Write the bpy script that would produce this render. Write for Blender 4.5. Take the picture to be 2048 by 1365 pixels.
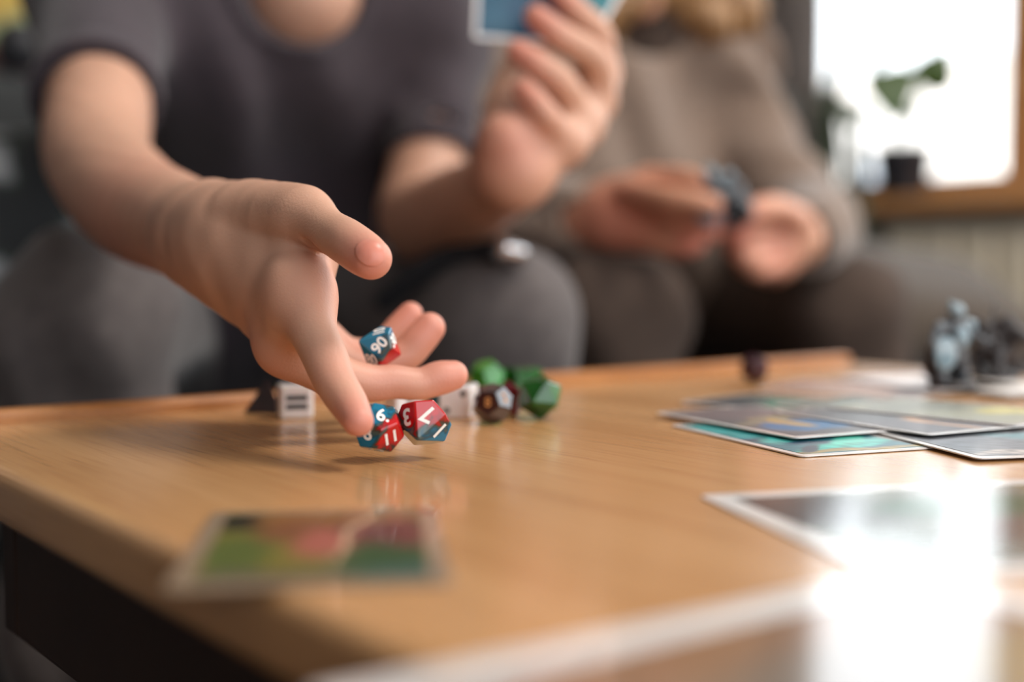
import bpy, bmesh, math, random
import numpy as np
from mathutils import Vector, Matrix
random.seed(4); rng = np.random.default_rng(7)
for o in list(bpy.data.objects): bpy.data.objects.remove(o)
S = bpy.context.scene; C = S.collection
# ------------------------------------------------------------------ camera, world, light, exposure
F, CX, CY = 2560.0, 1024.0, 682.5            # focal length and centre in pixels of a 2048x1365 frame
PITCH = math.atan(149.5/F)
TOP = 0.45                                    # table top height
CAMZ = TOP + 0.0705
cd = bpy.data.cameras.new('camera'); cam = bpy.data.objects.new('camera', cd); C.objects.link(cam)
cd.sensor_width = 36; cd.lens = 36*F/2048; cd.clip_start = 0.02; cd.clip_end = 200
cam.location = (0, 0, CAMZ); cam.rotation_euler = (math.pi/2-PITCH, 0, 0)
cd.dof.use_dof = True; cd.dof.focus_distance = 0.482; cd.dof.aperture_fstop = 2.9
S.camera = cam
S.view_settings.view_transform = 'Standard'; S.view_settings.look = 'None'
S.view_settings.gamma = 1; S.view_settings.use_curve_mapping = False
S.view_settings.exposure = 0.35
W = bpy.data.worlds.new('World'); S.world = W; W.use_nodes = True
bg = W.node_tree.nodes['Background']; bg.inputs[0].default_value = (0.90, 0.96, 1.0, 1); bg.inputs[1].default_value = 3.3

# room axes: the table, the sofa and the walls share them (a along the sofa, b from the sofa to the camera side)
E1 = Vector((0.795, 0.606, 0)); E2 = Vector((0.606, -0.795, 0)); ORG = Vector((-0.26, 0.546, 0))
ROT = math.atan2(E1.y, E1.x)
def R(a, b, z): return ORG + E1*a + E2*b + Vector((0, 0, z))
def P(u, v, d):                               # a point seen in direction (u, v) at distance d in front of the lens
    x = (u-CX)/F; y = (CY-v)/F
    Y = math.cos(PITCH) + y*math.sin(PITCH); Z = -math.sin(PITCH) + y*math.cos(PITCH)
    s = d/Y
    return Vector((x*s, d, CAMZ + Z*s))
def TP(u, v):                                 # the point of the table top seen in direction (u, v)
    x = (u-CX)/F; y = (CY-v)/F
    Z = -math.sin(PITCH) + y*math.cos(PITCH); s = (TOP-CAMZ)/Z
    return Vector((x*s, (math.cos(PITCH) + y*math.sin(PITCH))*s, TOP))
def portal(name, loc, normal, sx, sy):
    l = bpy.data.lights.new(name, 'AREA'); l.shape = 'RECTANGLE'; l.size = sx; l.size_y = sy
    l.cycles.is_portal = True
    o = bpy.data.objects.new(name, l); C.objects.link(o); o.location = loc
    o.rotation_euler = (-Vector(normal)).to_track_quat('Z', 'Y').to_euler()
    return o
WALL_A = 2.2; WB0, WB1, WZ0, WZ1 = -1.44, 1.30, 0.66, 2.10      # window in the right wall
FW = (-0.9, 2.1)                                              # unseen window behind the camera, made large for fill light
portal('window_light', R(WALL_A+0.16, (WB0+WB1)/2, (WZ0+WZ1)/2), -E1, WB1-WB0, WZ1-WZ0)
portal('window_light', R((FW[0]+FW[1])/2, 2.36, 1.25), -E2, FW[1]-FW[0], 2.0)

# ------------------------------------------------------------------ helpers
def lin(c): return tuple(((x/255)/12.92 if x/255 <= 0.04045 else (((x/255)+0.055)/1.055)**2.4) for x in c)
def tag(o, label=None, cat=None, group=None, kind=None):
    if label: o['label'] = label
    if cat: o['category'] = cat
    if group: o['group'] = group
    if kind: o['kind'] = kind
    return o
def link(name, me, m=None, parent=None, smooth=False):
    o = bpy.data.objects.new(name, me); C.objects.link(o)
    if m and not me.materials: me.materials.append(m)
    if smooth: me.polygons.foreach_set('use_smooth', [True]*len(me.polygons))
    if parent:
        o.parent = parent
    return o
def empty(name, loc=(0,0,0), rz=0):
    o = bpy.data.objects.new(name, None); C.objects.link(o); o.location = loc; o.rotation_euler = (0,0,rz)
    o.empty_display_size = 0.02
    return o
def bm_obj(name, bm, m, parent=None, smooth=False):
    bmesh.ops.recalc_face_normals(bm, faces=bm.faces)
    me = bpy.data.meshes.new(name); bm.to_mesh(me); bm.free()
    return link(name, me, m, parent, smooth)
def box_bm(lo, hi, bevel=0, seg=2, bm=None):
    b = bmesh.new()
    r = bmesh.ops.create_cube(b, size=1)
    for v in b.verts:
        v.co = Vector([(lo[i]+hi[i])/2 + v.co[i]*(hi[i]-lo[i]) for i in range(3)])
    if bevel: bmesh.ops.bevel(b, geom=b.edges[:], offset=bevel, segments=seg, profile=0.5, affect='EDGES')
    if bm is None: return b
    me = bpy.data.meshes.new('tmp'); b.to_mesh(me); b.free(); bm.from_mesh(me); bpy.data.meshes.remove(me)
    return bm
def box(name, lo, hi, m, parent=None, bevel=0, seg=2, smooth=False):
    return bm_obj(name, box_bm(lo, hi, bevel, seg), m, parent, smooth)
def lathe_bm(profile, n=28, bm=None):
    bm = bm or bmesh.new(); rings = []
    for r, z in profile:
        rings.append([bm.verts.new((r*math.cos(2*math.pi*i/n), r*math.sin(2*math.pi*i/n), z)) for i in range(n)])
    for A, B in zip(rings, rings[1:]):
        for i in range(n): bm.faces.new((A[i], A[(i+1)%n], B[(i+1)%n], B[i]))
    bm.faces.new(rings[0][::-1]); bm.faces.new(rings[-1])
    return bm
# --- materials
def mat(name, col, rough=0.5, var=None, scale=20, metal=0, coat=0, sss=0, sssr=(0.01,0.004,0.002), bump=0, bscale=200, spec=0.5, sheen=0, stretch=(1,1,1), detail=4, lo=0.35, hi=0.65):
    m = bpy.data.materials.new(name); m.use_nodes = True; nt = m.node_tree; N = nt.nodes; L = nt.links
    b = N['Principled BSDF']
    b.inputs['Base Color'].default_value = (*lin(col), 1); b.inputs['Roughness'].default_value = rough
    b.inputs['Metallic'].default_value = metal; b.inputs['Coat Weight'].default_value = coat
    b.inputs['Coat Roughness'].default_value = 0.05; b.inputs['Specular IOR Level'].default_value = spec
    if sheen: b.inputs['Sheen Weight'].default_value = sheen
    if sss:
        b.inputs['Subsurface Weight'].default_value = sss; b.inputs['Subsurface Radius'].default_value = sssr
        b.inputs['Subsurface Scale'].default_value = 1.0
    tc = N.new('ShaderNodeTexCoord'); mp = N.new('ShaderNodeMapping'); mp.inputs['Scale'].default_value = stretch
    L.new(tc.outputs['Object'], mp.inputs['Vector'])
    if var:
        n = N.new('ShaderNodeTexNoise'); n.inputs['Scale'].default_value = scale; n.inputs['Detail'].default_value = detail
        L.new(mp.outputs[0], n.inputs['Vector'])
        r = N.new('ShaderNodeValToRGB'); cols = [col] + list(var)
        r.color_ramp.elements[0].position = lo; r.color_ramp.elements[1].position = hi
        r.color_ramp.elements[0].color = (*lin(cols[0]), 1); r.color_ramp.elements[1].color = (*lin(cols[-1]), 1)
        for i, c in enumerate(cols[1:-1]):
            e = r.color_ramp.elements.new(lo + (hi-lo)*(i+1)/(len(cols)-1)); e.color = (*lin(c), 1)
        L.new(n.outputs[0], r.inputs[0]); L.new(r.outputs[0], b.inputs['Base Color'])
    if bump:
        n2 = N.new('ShaderNodeTexNoise'); n2.inputs['Scale'].default_value = bscale; n2.inputs['Detail'].default_value = 3
        L.new(mp.outputs[0], n2.inputs['Vector'])
        bp = N.new('ShaderNodeBump'); bp.inputs['Strength'].default_value = bump; bp.inputs['Distance'].default_value = 0.002
        L.new(n2.outputs[0], bp.inputs['Height']); L.new(bp.outputs[0], b.inputs['Normal'])
    return m
def attr_mat(name, rough=0.3, coat=0, sss=0, bump=0, bscale=400, sssr=(0.006,0.002,0.0012)):
    m = mat(name, (200,200,200), rough, coat=coat, sss=sss, sssr=sssr, bump=bump, bscale=bscale); nt = m.node_tree
    a = nt.nodes.new('ShaderNodeAttribute'); a.attribute_name = 'Col'
    nt.links.new(a.outputs['Color'], nt.nodes['Principled BSDF'].inputs['Base Color'])
    return m
def wood(name, c1, c2, c3, rough=0.3, coat=0.0, scale=1.0):
    m = bpy.data.materials.new(name); m.use_nodes = True; nt = m.node_tree; N = nt.nodes; L = nt.links; b = N['Principled BSDF']
    tc = N.new('ShaderNodeTexCoord'); mp = N.new('ShaderNodeMapping'); mp.inputs['Scale'].default_value = (28*scale, 1.6*scale, 28*scale)
    L.new(tc.outputs['Object'], mp.inputs['Vector'])
    n = N.new('ShaderNodeTexNoise'); n.inputs['Scale'].default_value = 1.0; n.inputs['Detail'].default_value = 5; n.inputs['Distortion'].default_value = 0.4
    L.new(mp.outputs[0], n.inputs['Vector'])
    r = N.new('ShaderNodeValToRGB'); E = r.color_ramp.elements
    E[0].position = 0.25; E[0].color = (*lin(c1), 1); E[1].position = 0.75; E[1].color = (*lin(c3), 1)
    e = E.new(0.5); e.color = (*lin(c2), 1)
    L.new(n.outputs[0], r.inputs[0])
    mp2 = N.new('ShaderNodeMapping'); mp2.inputs['Scale'].default_value = (420*scale, 16*scale, 420*scale); L.new(tc.outputs['Object'], mp2.inputs['Vector'])
    n2 = N.new('ShaderNodeTexNoise'); n2.inputs['Scale'].default_value = 1.0; n2.inputs['Detail'].default_value = 2
    L.new(mp2.outputs[0], n2.inputs['Vector'])
    r2 = N.new('ShaderNodeValToRGB'); r2.color_ramp.elements[0].position = 0.30; r2.color_ramp.elements[1].position = 0.52
    r2.color_ramp.elements[0].color = (0.70, 0.64, 0.58, 1); r2.color_ramp.elements[1].color = (1, 1, 1, 1)
    L.new(n2.outputs[0], r2.inputs[0])
    mx = N.new('ShaderNodeMix'); mx.data_type = 'RGBA'; mx.blend_type = 'MULTIPLY'; mx.inputs[0].default_value = 0.5
    L.new(r.outputs[0], mx.inputs[6]); L.new(r2.outputs[0], mx.inputs[7]); L.new(mx.outputs[2], b.inputs['Base Color'])
    b.inputs['Roughness'].default_value = rough; b.inputs['Coat Weight'].default_value = coat; b.inputs['Coat Roughness'].default_value = 0.12
    bp = N.new('ShaderNodeBump'); bp.inputs['Strength'].default_value = 0.03; bp.inputs['Distance'].default_value = 0.0003
    L.new(n2.outputs[0], bp.inputs['Height']); L.new(bp.outputs[0], b.inputs['Normal'])
    return m
def glass_mat():
    m = bpy.data.materials.new('window_glass'); m.use_nodes = True; nt = m.node_tree; N = nt.nodes; L = nt.links
    N.remove(N['Principled BSDF']); t = N.new('ShaderNodeBsdfTransparent'); g = N.new('ShaderNodeBsdfGlossy'); g.inputs['Roughness'].default_value = 0.02
    lw = N.new('ShaderNodeFresnel'); lw.inputs['IOR'].default_value = 1.3
    mx = N.new('ShaderNodeMixShader'); L.new(lw.outputs[0], mx.inputs[0]); L.new(t.outputs[0], mx.inputs[1]); L.new(g.outputs[0], mx.inputs[2])
    L.new(mx.outputs[0], N['Material Output'].inputs[0]); return m
# --- signed-distance modelling: smooth unions of tapered limbs, meshed with surface nets
def V3(p): return np.array(p, np.float32)
def smin(a, b, k):
    if k <= 0: return np.minimum(a, b)
    h = np.maximum(k-np.abs(a-b), 0)/k
    return np.minimum(a, b) - h*h*k*0.25
class Sd:
    def __init__(s, f, lo, hi): s.f = f; s.lo = np.array(lo, float); s.hi = np.array(hi, float)
    def u(s, o, k=0.0): return Sd(lambda p: smin(s.f(p), o.f(p), k), np.minimum(s.lo, o.lo), np.maximum(s.hi, o.hi))
    def cut(s, o, k=0.0): return Sd(lambda p: -smin(-s.f(p), o.f(p), k), s.lo, s.hi)
    def isect(s, o, k=0.0): return Sd(lambda p: -smin(-s.f(p), -o.f(p), k), s.lo, s.hi)
    def grow(s, r): return Sd(lambda p: s.f(p)-r, s.lo-r, s.hi+r)
    def disp(s, g, m): return Sd(lambda p: s.f(p)-g(p), s.lo-m, s.hi+m)
def cone(a, b, ra, rb):
    A = V3(a); B = V3(b); ba = B-A; L2 = float(ba@ba)+1e-12
    def f(p):
        pa = p-A; t = np.clip((pa@ba)/L2, 0, 1)
        q = pa-t[:, None]*ba
        return np.sqrt(np.einsum('ij,ij->i', q, q)) - (ra+(rb-ra)*t)
    r = max(ra, rb)
    return Sd(f, np.minimum(A, B)-r, np.maximum(A, B)+r)
def ball(c, r): return cone(c, c, r, r)
def ell(c, rad, rot=None):
    c = V3(c); r = V3(rad); M = np.array(rot, np.float32) if rot is not None else np.eye(3, dtype=np.float32)   # rows: axes
    def f(p):
        q = (p-c)@M.T; k0 = np.sqrt(((q/r)**2).sum(1)); k1 = np.sqrt(((q/(r*r))**2).sum(1))+1e-9
        return k0*(k0-1)/k1
    m = max(rad); return Sd(f, c-m, c+m)
def plane(c, n):                               # inside is behind the normal
    c = V3(c); n = Vector(n).normalized(); n = V3(n)
    return Sd(lambda p: (p-c)@n, c-10, c+10)
def chain(pts, k=0.0, sub=4):                   # [(point, radius), ...], a smooth tapering tube through all of them
    X = np.array([[*p, r] for p, r in pts], float)
    if len(X) > 2:
        E = np.concatenate([[2*X[0]-X[1]], X, [2*X[-1]-X[-2]]]); out = []
        for i in range(len(X)-1):
            a, b, c, d = E[i:i+4]
            for j in range(sub):
                t = j/sub; out.append(0.5*(2*b+(c-a)*t+(2*a-5*b+4*c-d)*t*t+(3*b-a-3*c+d)*t**3))
        X = np.array(out+[X[-1]])
    cs = [cone(X[i, :3], X[i+1, :3], X[i, 3], X[i+1, 3]) for i in range(len(X)-1)]
    lo = np.min([c.lo for c in cs], 0); hi = np.max([c.hi for c in cs], 0)
    def f(p):
        gap = np.maximum(np.maximum(lo-p.max(0), p.min(0)-hi), 0); g = float(np.sqrt((gap*gap).sum()))
        if g > 0.06: return np.full(len(p), g, np.float32)
        d = cs[0].f(p)
        for c in cs[1:]: d = np.minimum(d, c.f(p))
        return d
    return Sd(f, lo, hi)
def union(L, k=0.0):
    s = L[0]
    for x in L[1:]: s = s.u(x, k)
    return s
def evalf(f, p, n=12000):
    return np.concatenate([f(p[i:i+n]) for i in range(0, len(p), n)]) if len(p) else np.zeros(0, np.float32)
def sd_mesh(sd, h, newton=1, lo=None, hi=None):
    lo = (sd.lo if lo is None else np.array(lo)) - 3*h; hi = (sd.hi if hi is None else np.array(hi)) + 3*h
    Bk = 6; nb = np.ceil((hi-lo)/(h*Bk)).astype(int); n = nb*Bk
    ax = [lo[i]+h*Bk*(np.arange(nb[i])+0.5)-h*0.5 for i in range(3)]
    cc = np.stack(np.meshgrid(*ax, indexing='ij'), -1).reshape(-1, 3).astype(np.float32)
    dc = evalf(sd.f, cc)
    act = np.abs(dc) < h*Bk*1.35
    vol = np.repeat(np.repeat(np.repeat(np.where(dc > 0, 1e3, -1e3).astype(np.float32).reshape(nb), Bk, 0), Bk, 1), Bk, 2)
    ids = np.argwhere(act.reshape(nb)); off = np.stack(np.meshgrid(*[np.arange(Bk)]*3, indexing='ij'), -1).reshape(-1, 3)
    idx = (ids[:, None, :]*Bk+off[None]).reshape(-1, 3)
    vol[idx[:, 0], idx[:, 1], idx[:, 2]] = evalf(sd.f, (lo+idx*h).astype(np.float32))
    s = vol < 0
    c8 = [s[i:n[0]-1+i, j:n[1]-1+j, k:n[2]-1+k] for i in (0,1) for j in (0,1) for k in (0,1)]
    cnt = sum(x.astype(np.int8) for x in c8); cells = np.argwhere((cnt > 0) & (cnt < 8))
    vid = np.full(np.array(vol.shape), -1, np.int64); vid[cells[:, 0], cells[:, 1], cells[:, 2]] = np.arange(len(cells))
    acc = np.zeros((len(cells), 3)); num = np.zeros(len(cells))
    for axn in range(3):
        o1, o2 = [a for a in range(3) if a != axn]
        for e in ((0,0),(0,1),(1,0),(1,1)):
            A = cells.copy(); A[:, o1] += e[0]; A[:, o2] += e[1]; B = A.copy(); B[:, axn] += 1
            va = vol[A[:,0],A[:,1],A[:,2]]; vb = vol[B[:,0],B[:,1],B[:,2]]; x = (va < 0) != (vb < 0)
            t = np.where(x, va/np.where(x, va-vb, 1), 0); p = A.astype(float); p[:, axn] += t
            acc[x] += p[x]; num[x] += 1
    V = (lo+h*acc/np.maximum(num, 1)[:, None]).astype(np.float32)
    for _ in range(newton):
        e = h*0.5; d0 = evalf(sd.f, V); g = np.zeros_like(V)
        for i in range(3):
            q = V.copy(); q[:, i] += e; q2 = V.copy(); q2[:, i] -= e; g[:, i] = (evalf(sd.f, q)-evalf(sd.f, q2))/(2*e)
        V = V - np.clip(d0, -h, h)[:, None]*g/np.maximum((g*g).sum(1), 0.3)[:, None]
    Q = []
    for axn in range(3):
        o1, o2 = (axn+1) % 3, (axn+2) % 3
        sl0 = [slice(None)]*3; sl1 = [slice(None)]*3; sl0[axn] = slice(0, -1); sl1[axn] = slice(1, None)
        a = s[tuple(sl0)]; b = s[tuple(sl1)]; E = np.argwhere(a != b)
        E = E[(E[:, o1] > 0) & (E[:, o2] > 0)]
        fl = a[E[:,0],E[:,1],E[:,2]]
        def g(d1, d2):
            q = E.copy(); q[:, o1] -= d1; q[:, o2] -= d2; q = np.minimum(q, np.array(vid.shape)-1); return vid[q[:,0],q[:,1],q[:,2]]
        q = np.stack([g(1,1), g(0,1), g(0,0), g(1,0)], 1)
        q[~fl] = q[~fl][:, ::-1]; Q.append(q[(q >= 0).all(1)])
    return V, np.concatenate(Q)
def np_mesh(name, V, Q, col=None):
    me = bpy.data.meshes.new(name); me.vertices.add(len(V)); me.vertices.foreach_set('co', np.asarray(V, np.float32).ravel())
    k = Q.shape[1]; me.loops.add(Q.size); me.loops.foreach_set('vertex_index', Q.ravel().astype(np.int32))
    me.polygons.add(len(Q)); me.polygons.foreach_set('loop_start', (np.arange(len(Q))*k).astype(np.int32))
    me.update(calc_edges=True); me.validate()
    me.polygons.foreach_set('use_smooth', np.ones(len(me.polygons), bool))
    if col is not None:
        at = me.color_attributes.new('Col', 'FLOAT_COLOR', 'POINT')
        at.data.foreach_set('color', np.concatenate([col, np.ones((len(col), 1))], 1).astype(np.float32).ravel())
    return me
def sd_obj(name, sd, h, m, parent=None, newton=1):
    V, Q = sd_mesh(sd, h, newton); return link(name, np_mesh(name, V, Q), m, parent)
def join(parts):
    Vs, Qs, n = [], [], 0
    for V, Q in parts: Vs.append(V); Qs.append(Q+n); n += len(V)
    return np.concatenate(Vs), np.concatenate(Qs)

# ------------------------------------------------------------------ materials
M = {}
M['table'] = wood('oak_veneer', (182,130,80), (198,148,98), (210,162,112), rough=0.27, coat=0.45)
M['table_edge'] = wood('oak_edge', (150,94,46), (166,106,54), (178,118,64), rough=0.35)
M['sill'] = wood('pine', (176,118,66), (198,142,90), (214,160,108), rough=0.4)
M['floor'] = wood('dark_floor', (52,30,20), (66,38,26), (78,48,32), rough=0.65, scale=0.4)
M['wall'] = mat('taupe_paint', (124,117,113), 0.85, var=[(130,123,119)], scale=3)
M['wall2'] = mat('cream_paint', (205,196,178), 0.85, var=[(210,202,186)], scale=3)
M['ceil'] = mat('ceiling_paint', (225,223,218), 0.9, var=[(230,228,224)], scale=3)
M['glass'] = glass_mat()
M['sofa'] = mat('charcoal_fabric', (48,50,51), 0.9, var=[(56,58,59)], scale=90, bump=0.3, bscale=500, sheen=0.2)
M['sofa_leg'] = mat('black_wood', (24,21,20), 0.5, var=[(34,30,28)], scale=30)
M['shirt'] = mat('plum_grey_jersey', (53,44,50), 0.92, var=[(60,50,56)], scale=60, bump=0.15, bscale=700, sheen=0.15)
M['trouser'] = mat('grey_cotton', (78,70,69), 0.9, var=[(88,80,78)], scale=70, bump=0.2, bscale=700, sheen=0.15)
M['sweater'] = mat('brown_knit', (114,94,81), 0.95, var=[(126,106,92)], scale=120, bump=0.4, bscale=420, sheen=0.3)
M['trouser2'] = mat('dark_brown_cotton', (64,50,42), 0.95, var=[(72,57,48)], scale=70, bump=0.2, bscale=600)
M['hair'] = mat('dark_blond_hair', (112,78,48), 0.5, var=[(170,128,82)], scale=40, stretch=(6,6,0.6))
M['hair_dark'] = mat('brown_hair', (58,42,32), 0.5, var=[(74,54,40)], scale=40, stretch=(6,6,0.6))
M['skin'] = attr_mat('skin', rough=0.52, sss=0.14, bump=0.10, bscale=900)
M['nail'] = mat('nail', (204,128,110), 0.34, var=[(210,136,118)], scale=200, spec=0.3, sss=0.2)
M['eye'] = mat('eye_white', (225,220,214), 0.15, var=[(230,226,220)], scale=20)
M['shoe'] = mat('black_shoe', (30,30,32), 0.5, var=[(38,38,40)], scale=30)
M['white_paper'] = mat('card_stock', (232,227,225), 0.22, var=[(238,234,232)], scale=60, coat=0.6)
M['art'] = attr_mat('printed_art', rough=0.38, coat=0.12)
M['art_gloss'] = attr_mat('glossy_print', rough=0.14, coat=0.15)
M['sleeve'] = mat('clear_sleeve_rim', (142,122,100), 0.3, var=[(150,130,108)], scale=60, coat=0.5)
M['under'] = mat('dark_underframe', (40,24,18), 0.6, var=[(48,30,22)], scale=20)
M['curtain'] = mat('taupe_curtain', (128,120,116), 0.95, var=[(136,128,124)], scale=40)
M['print_white'] = mat('white_paint', (235,232,226), 0.45, var=[(240,238,234)], scale=300)
M['print_dark'] = mat('black_paint', (38,40,42), 0.45, var=[(46,48,50)], scale=300)
M['print_grey'] = mat('grey_paint', (138,136,140), 0.45, var=[(146,144,148)], scale=300)
M['print_amber'] = mat('amber_paint', (168,112,62), 0.45, var=[(180,124,72)], scale=300)
def marble(name, direction, size, shift=0.0):
    m = mat(name, (0,92,118), 0.10, coat=0.15, sss=0.15, sssr=(0.002,0.002,0.002)); nt = m.node_tree; N = nt.nodes; L = nt.links
    tc = N.new('ShaderNodeTexCoord'); dp = N.new('ShaderNodeVectorMath'); dp.operation = 'DOT_PRODUCT'; L.new(tc.outputs['Object'], dp.inputs[0])
    dv = Vector(direction).normalized()/size; dp.inputs[1].default_value = dv
    n = N.new('ShaderNodeTexNoise'); n.inputs['Scale'].default_value = 110; n.inputs['Detail'].default_value = 2; n.inputs['Distortion'].default_value = 1.2; L.new(tc.outputs['Object'], n.inputs['Vector'])
    ma = N.new('ShaderNodeMath'); ma.operation = 'MULTIPLY_ADD'; L.new(n.outputs[0], ma.inputs[0]); ma.inputs[1].default_value = 1.5; L.new(dp.outputs['Value'], ma.inputs[2])
    r = N.new('ShaderNodeValToRGB'); E = r.color_ramp.elements; ad = N.new('ShaderNodeMath'); ad.operation = 'ADD'; L.new(ma.outputs[0], ad.inputs[0]); ad.inputs[1].default_value = shift-0.25; L.new(ad.outputs[0], r.inputs[0])
    E[0].position = 0.30; E[0].color = (*lin((0,104,136)), 1); E[1].position = 0.82; E[1].color = (*lin((184,10,16)), 1)
    for p, c in ((0.42,(0,70,92)), (0.52,(64,82,78)), (0.60,(60,44,40)), (0.68,(150,20,24))):
        e = E.new(p); e.color = (*lin(c), 1)
    L.new(r.outputs[0], N['Principled BSDF'].inputs['Base Color']); return m
M['marble'] = marble('teal_red_resin', (0.3,0.2,0.9), 0.011)
M['white_die'] = mat('white_resin', (222,216,216), 0.22, var=[(228,222,222)], scale=200, coat=0.5, sss=0.2)
M['green_die'] = mat('green_resin', (14,58,16), 0.12, var=[(26,92,26)], scale=90, coat=0.15, sss=0.2)
M['green_bright'] = mat('bright_green_resin', (28,110,24), 0.12, var=[(40,132,34)], scale=90, coat=0.15, sss=0.2)
M['black_die'] = mat('black_resin', (24,14,16), 0.10, var=[(44,20,24)], scale=90, coat=1.0)
M['red_die'] = mat('dark_red_resin', (84,14,26), 0.12, var=[(104,18,30)], scale=90, coat=0.15)
M['plum_die'] = mat('plum_resin', (44,14,24), 0.15, var=[(60,20,32)], scale=90, coat=0.15)
M['mini'] = mat('grey_miniature', (62,62,66), 0.4, var=[(90,96,102)], scale=120)
M['mini_blue'] = mat('blue_grey_paint', (86,118,132), 0.35, var=[(150,164,172)], scale=150)
M['mini_dark'] = mat('dark_miniature', (40,36,38), 0.5, var=[(54,49,50)], scale=120)
M['pot'] = mat('black_pot', (44,44,50), 0.5, var=[(50,50,56)], scale=30)
M['soil'] = mat('soil', (50,38,28), 0.95, var=[(66,52,40)], scale=120, bump=0.6)
M['leaf'] = mat('leaf', (52,74,24), 0.4, var=[(70,94,34)], scale=20)
M['leaf_dark'] = mat('dark_leaf', (38,46,28), 0.5, var=[(56,66,38)], scale=20, stretch=(1,1,4))
M['radiator'] = mat('cream_enamel', (226,212,190), 0.4, var=[(218,205,182)], scale=8)
M['metal'] = mat('bright_metal', (214,214,218), 0.22, var=[(224,224,228)], scale=80, metal=1.0)
M['strap'] = mat('black_webbing', (18,19,24), 0.7, var=[(26,27,32)], scale=200)
M['cushion_brown'] = mat('brown_velvet', (70,58,47), 0.9, var=[(78,65,54)], scale=60, sheen=0.3)
M['blob_cushion'] = mat('patterned_cushion', (44,46,48), 0.9, var=[(50,54,54),(60,66,62),(150,152,156),(176,178,180)], scale=16, detail=1, lo=0.42, hi=0.66)
M['plush'] = mat('patchwork_plush', (198,166,84), 0.95, var=[(170,184,140),(176,190,150),(196,150,150)], scale=9, detail=0, lo=0.40, hi=0.60, sheen=0.4)
M['facade'] = mat('pale_render', (236,226,216), 0.9, var=[(240,232,224)], scale=0.6)
M['facade_dark'] = mat('facade_window', (170,176,184), 0.2, var=[(180,186,194)], scale=1)
M['lamp'] = mat('linen_shade', (232,222,200), 0.8, var=[(236,228,208)], scale=60)

# ------------------------------------------------------------------ setting
def rbox(name, a0, a1, b0, b1, z0, z1, m, parent=None, bevel=0):      # box in room axes (local x=a, local y=-b)
    o = box(name, (a0, -b1, z0), (a1, -b0, z1), m, parent, bevel)
    if parent is None: o.location = ORG; o.rotation_euler = (0, 0, ROT)
    return o
LEFT_A, BACK_B, FRONT_B, H = -1.7, -1.45, 2.2, 2.45
tag(rbox('floor', LEFT_A, WALL_A, BACK_B, FRONT_B, -0.05, 0, M['floor']), kind='structure')
tag(rbox('ceiling', LEFT_A, WALL_A, BACK_B, FRONT_B, H, H+0.05, M['ceil']), kind='structure')
tag(rbox('wall_back', LEFT_A, WALL_A+0.15, BACK_B-0.12, BACK_B, 0, H, M['wall']), kind='structure')
tag(rbox('wall_left', LEFT_A-0.12, LEFT_A, BACK_B-0.12, FRONT_B+0.15, 0, H, M['wall']), kind='structure')
def holed(name, lo_hi):
    bm = bmesh.new()
    for (a0, a1, b0, b1, z0, z1) in lo_hi: box_bm((a0, -b1, z0), (a1, -b0, z1), bm=bm)
    o = bm_obj(name, bm, M['wall2']); o.location = ORG; o.rotation_euler = (0, 0, ROT); return tag(o, kind='structure')
a0, a1 = WALL_A, WALL_A+0.15
holed('wall_right', [(a0,a1,BACK_B,WB0,0,H), (a0,a1,WB1,FRONT_B+0.15,0,H), (a0,a1,WB0,WB1,0,WZ0), (a0,a1,WB0,WB1,WZ1,H)])
holed('wall_front', [(LEFT_A,FW[0],FRONT_B,FRONT_B+0.15,0,H), (FW[1],WALL_A,FRONT_B,FRONT_B+0.15,0,H), (FW[0],FW[1],FRONT_B,FRONT_B+0.15,0,0.25), (FW[0],FW[1],FRONT_B,FRONT_B+0.15,2.25,H)])
w = empty('window_1', ORG, ROT); tag(w, kind='structure')
def wf(nm, b0, b1, z0, z1, m=M['sill'], ax0=a0+0.04, ax1=a0+0.11): return rbox(nm, ax0, ax1, b0, b1, z0, z1, m, w, 0.004)
wf('frame_rail', WB0, WB1, WZ0, WZ0+0.05); wf('frame_rail', WB0, WB1, WZ1-0.05, WZ1)
muls = [WB0, -0.875, -0.30, 0.50, WB1-0.06]
for i, b in enumerate(muls): wf('mullion', b, b+(0.03 if i == 0 else 0.09 if i < 4 else 0.06), WZ0+0.05, WZ1-0.05)
for i in range(4): wf('pane', muls[i]+(0.03 if i == 0 else 0.09), muls[i+1], WZ0+0.05, WZ1-0.05, M['glass'], a0+0.07, a0+0.075)
rbox('window_sill', a0-0.15, a0+0.05, WB0-0.02, WB1+0.02, WZ0-0.03, WZ0, M['sill'], w, 0.006)
w = empty('fill_window', ORG, ROT); tag(w, kind='structure')  # added out of view to brighten the room from the camera side
def wf2(nm, x0, x1, z0, z1, m=M['sill'], y0=FRONT_B+0.04, y1=FRONT_B+0.11): return rbox(nm, x0, x1, y0, y1, z0, z1, m, w, 0.004)
wf2('frame_rail', FW[0], FW[1], 0.25, 0.31); wf2('frame_rail', FW[0], FW[1], 2.19, 2.25)
fx = [FW[0]+(FW[1]-FW[0]-0.06)*k/3 for k in range(4)]
for x in fx: wf2('mullion', x, x+0.06, 0.31, 2.19)
for k in range(3): wf2('pane', fx[k]+0.06, fx[k+1], 0.31, 2.19, M['glass'], FRONT_B+0.07, FRONT_B+0.075)
tag(rbox('baseboard_back', LEFT_A, WALL_A, BACK_B, BACK_B+0.015, 0, 0.08, M['sill']), kind='structure')
tag(rbox('baseboard_left', LEFT_A, LEFT_A+0.015, BACK_B+0.015, FRONT_B, 0, 0.08, M['sill']), kind='structure')
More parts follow.
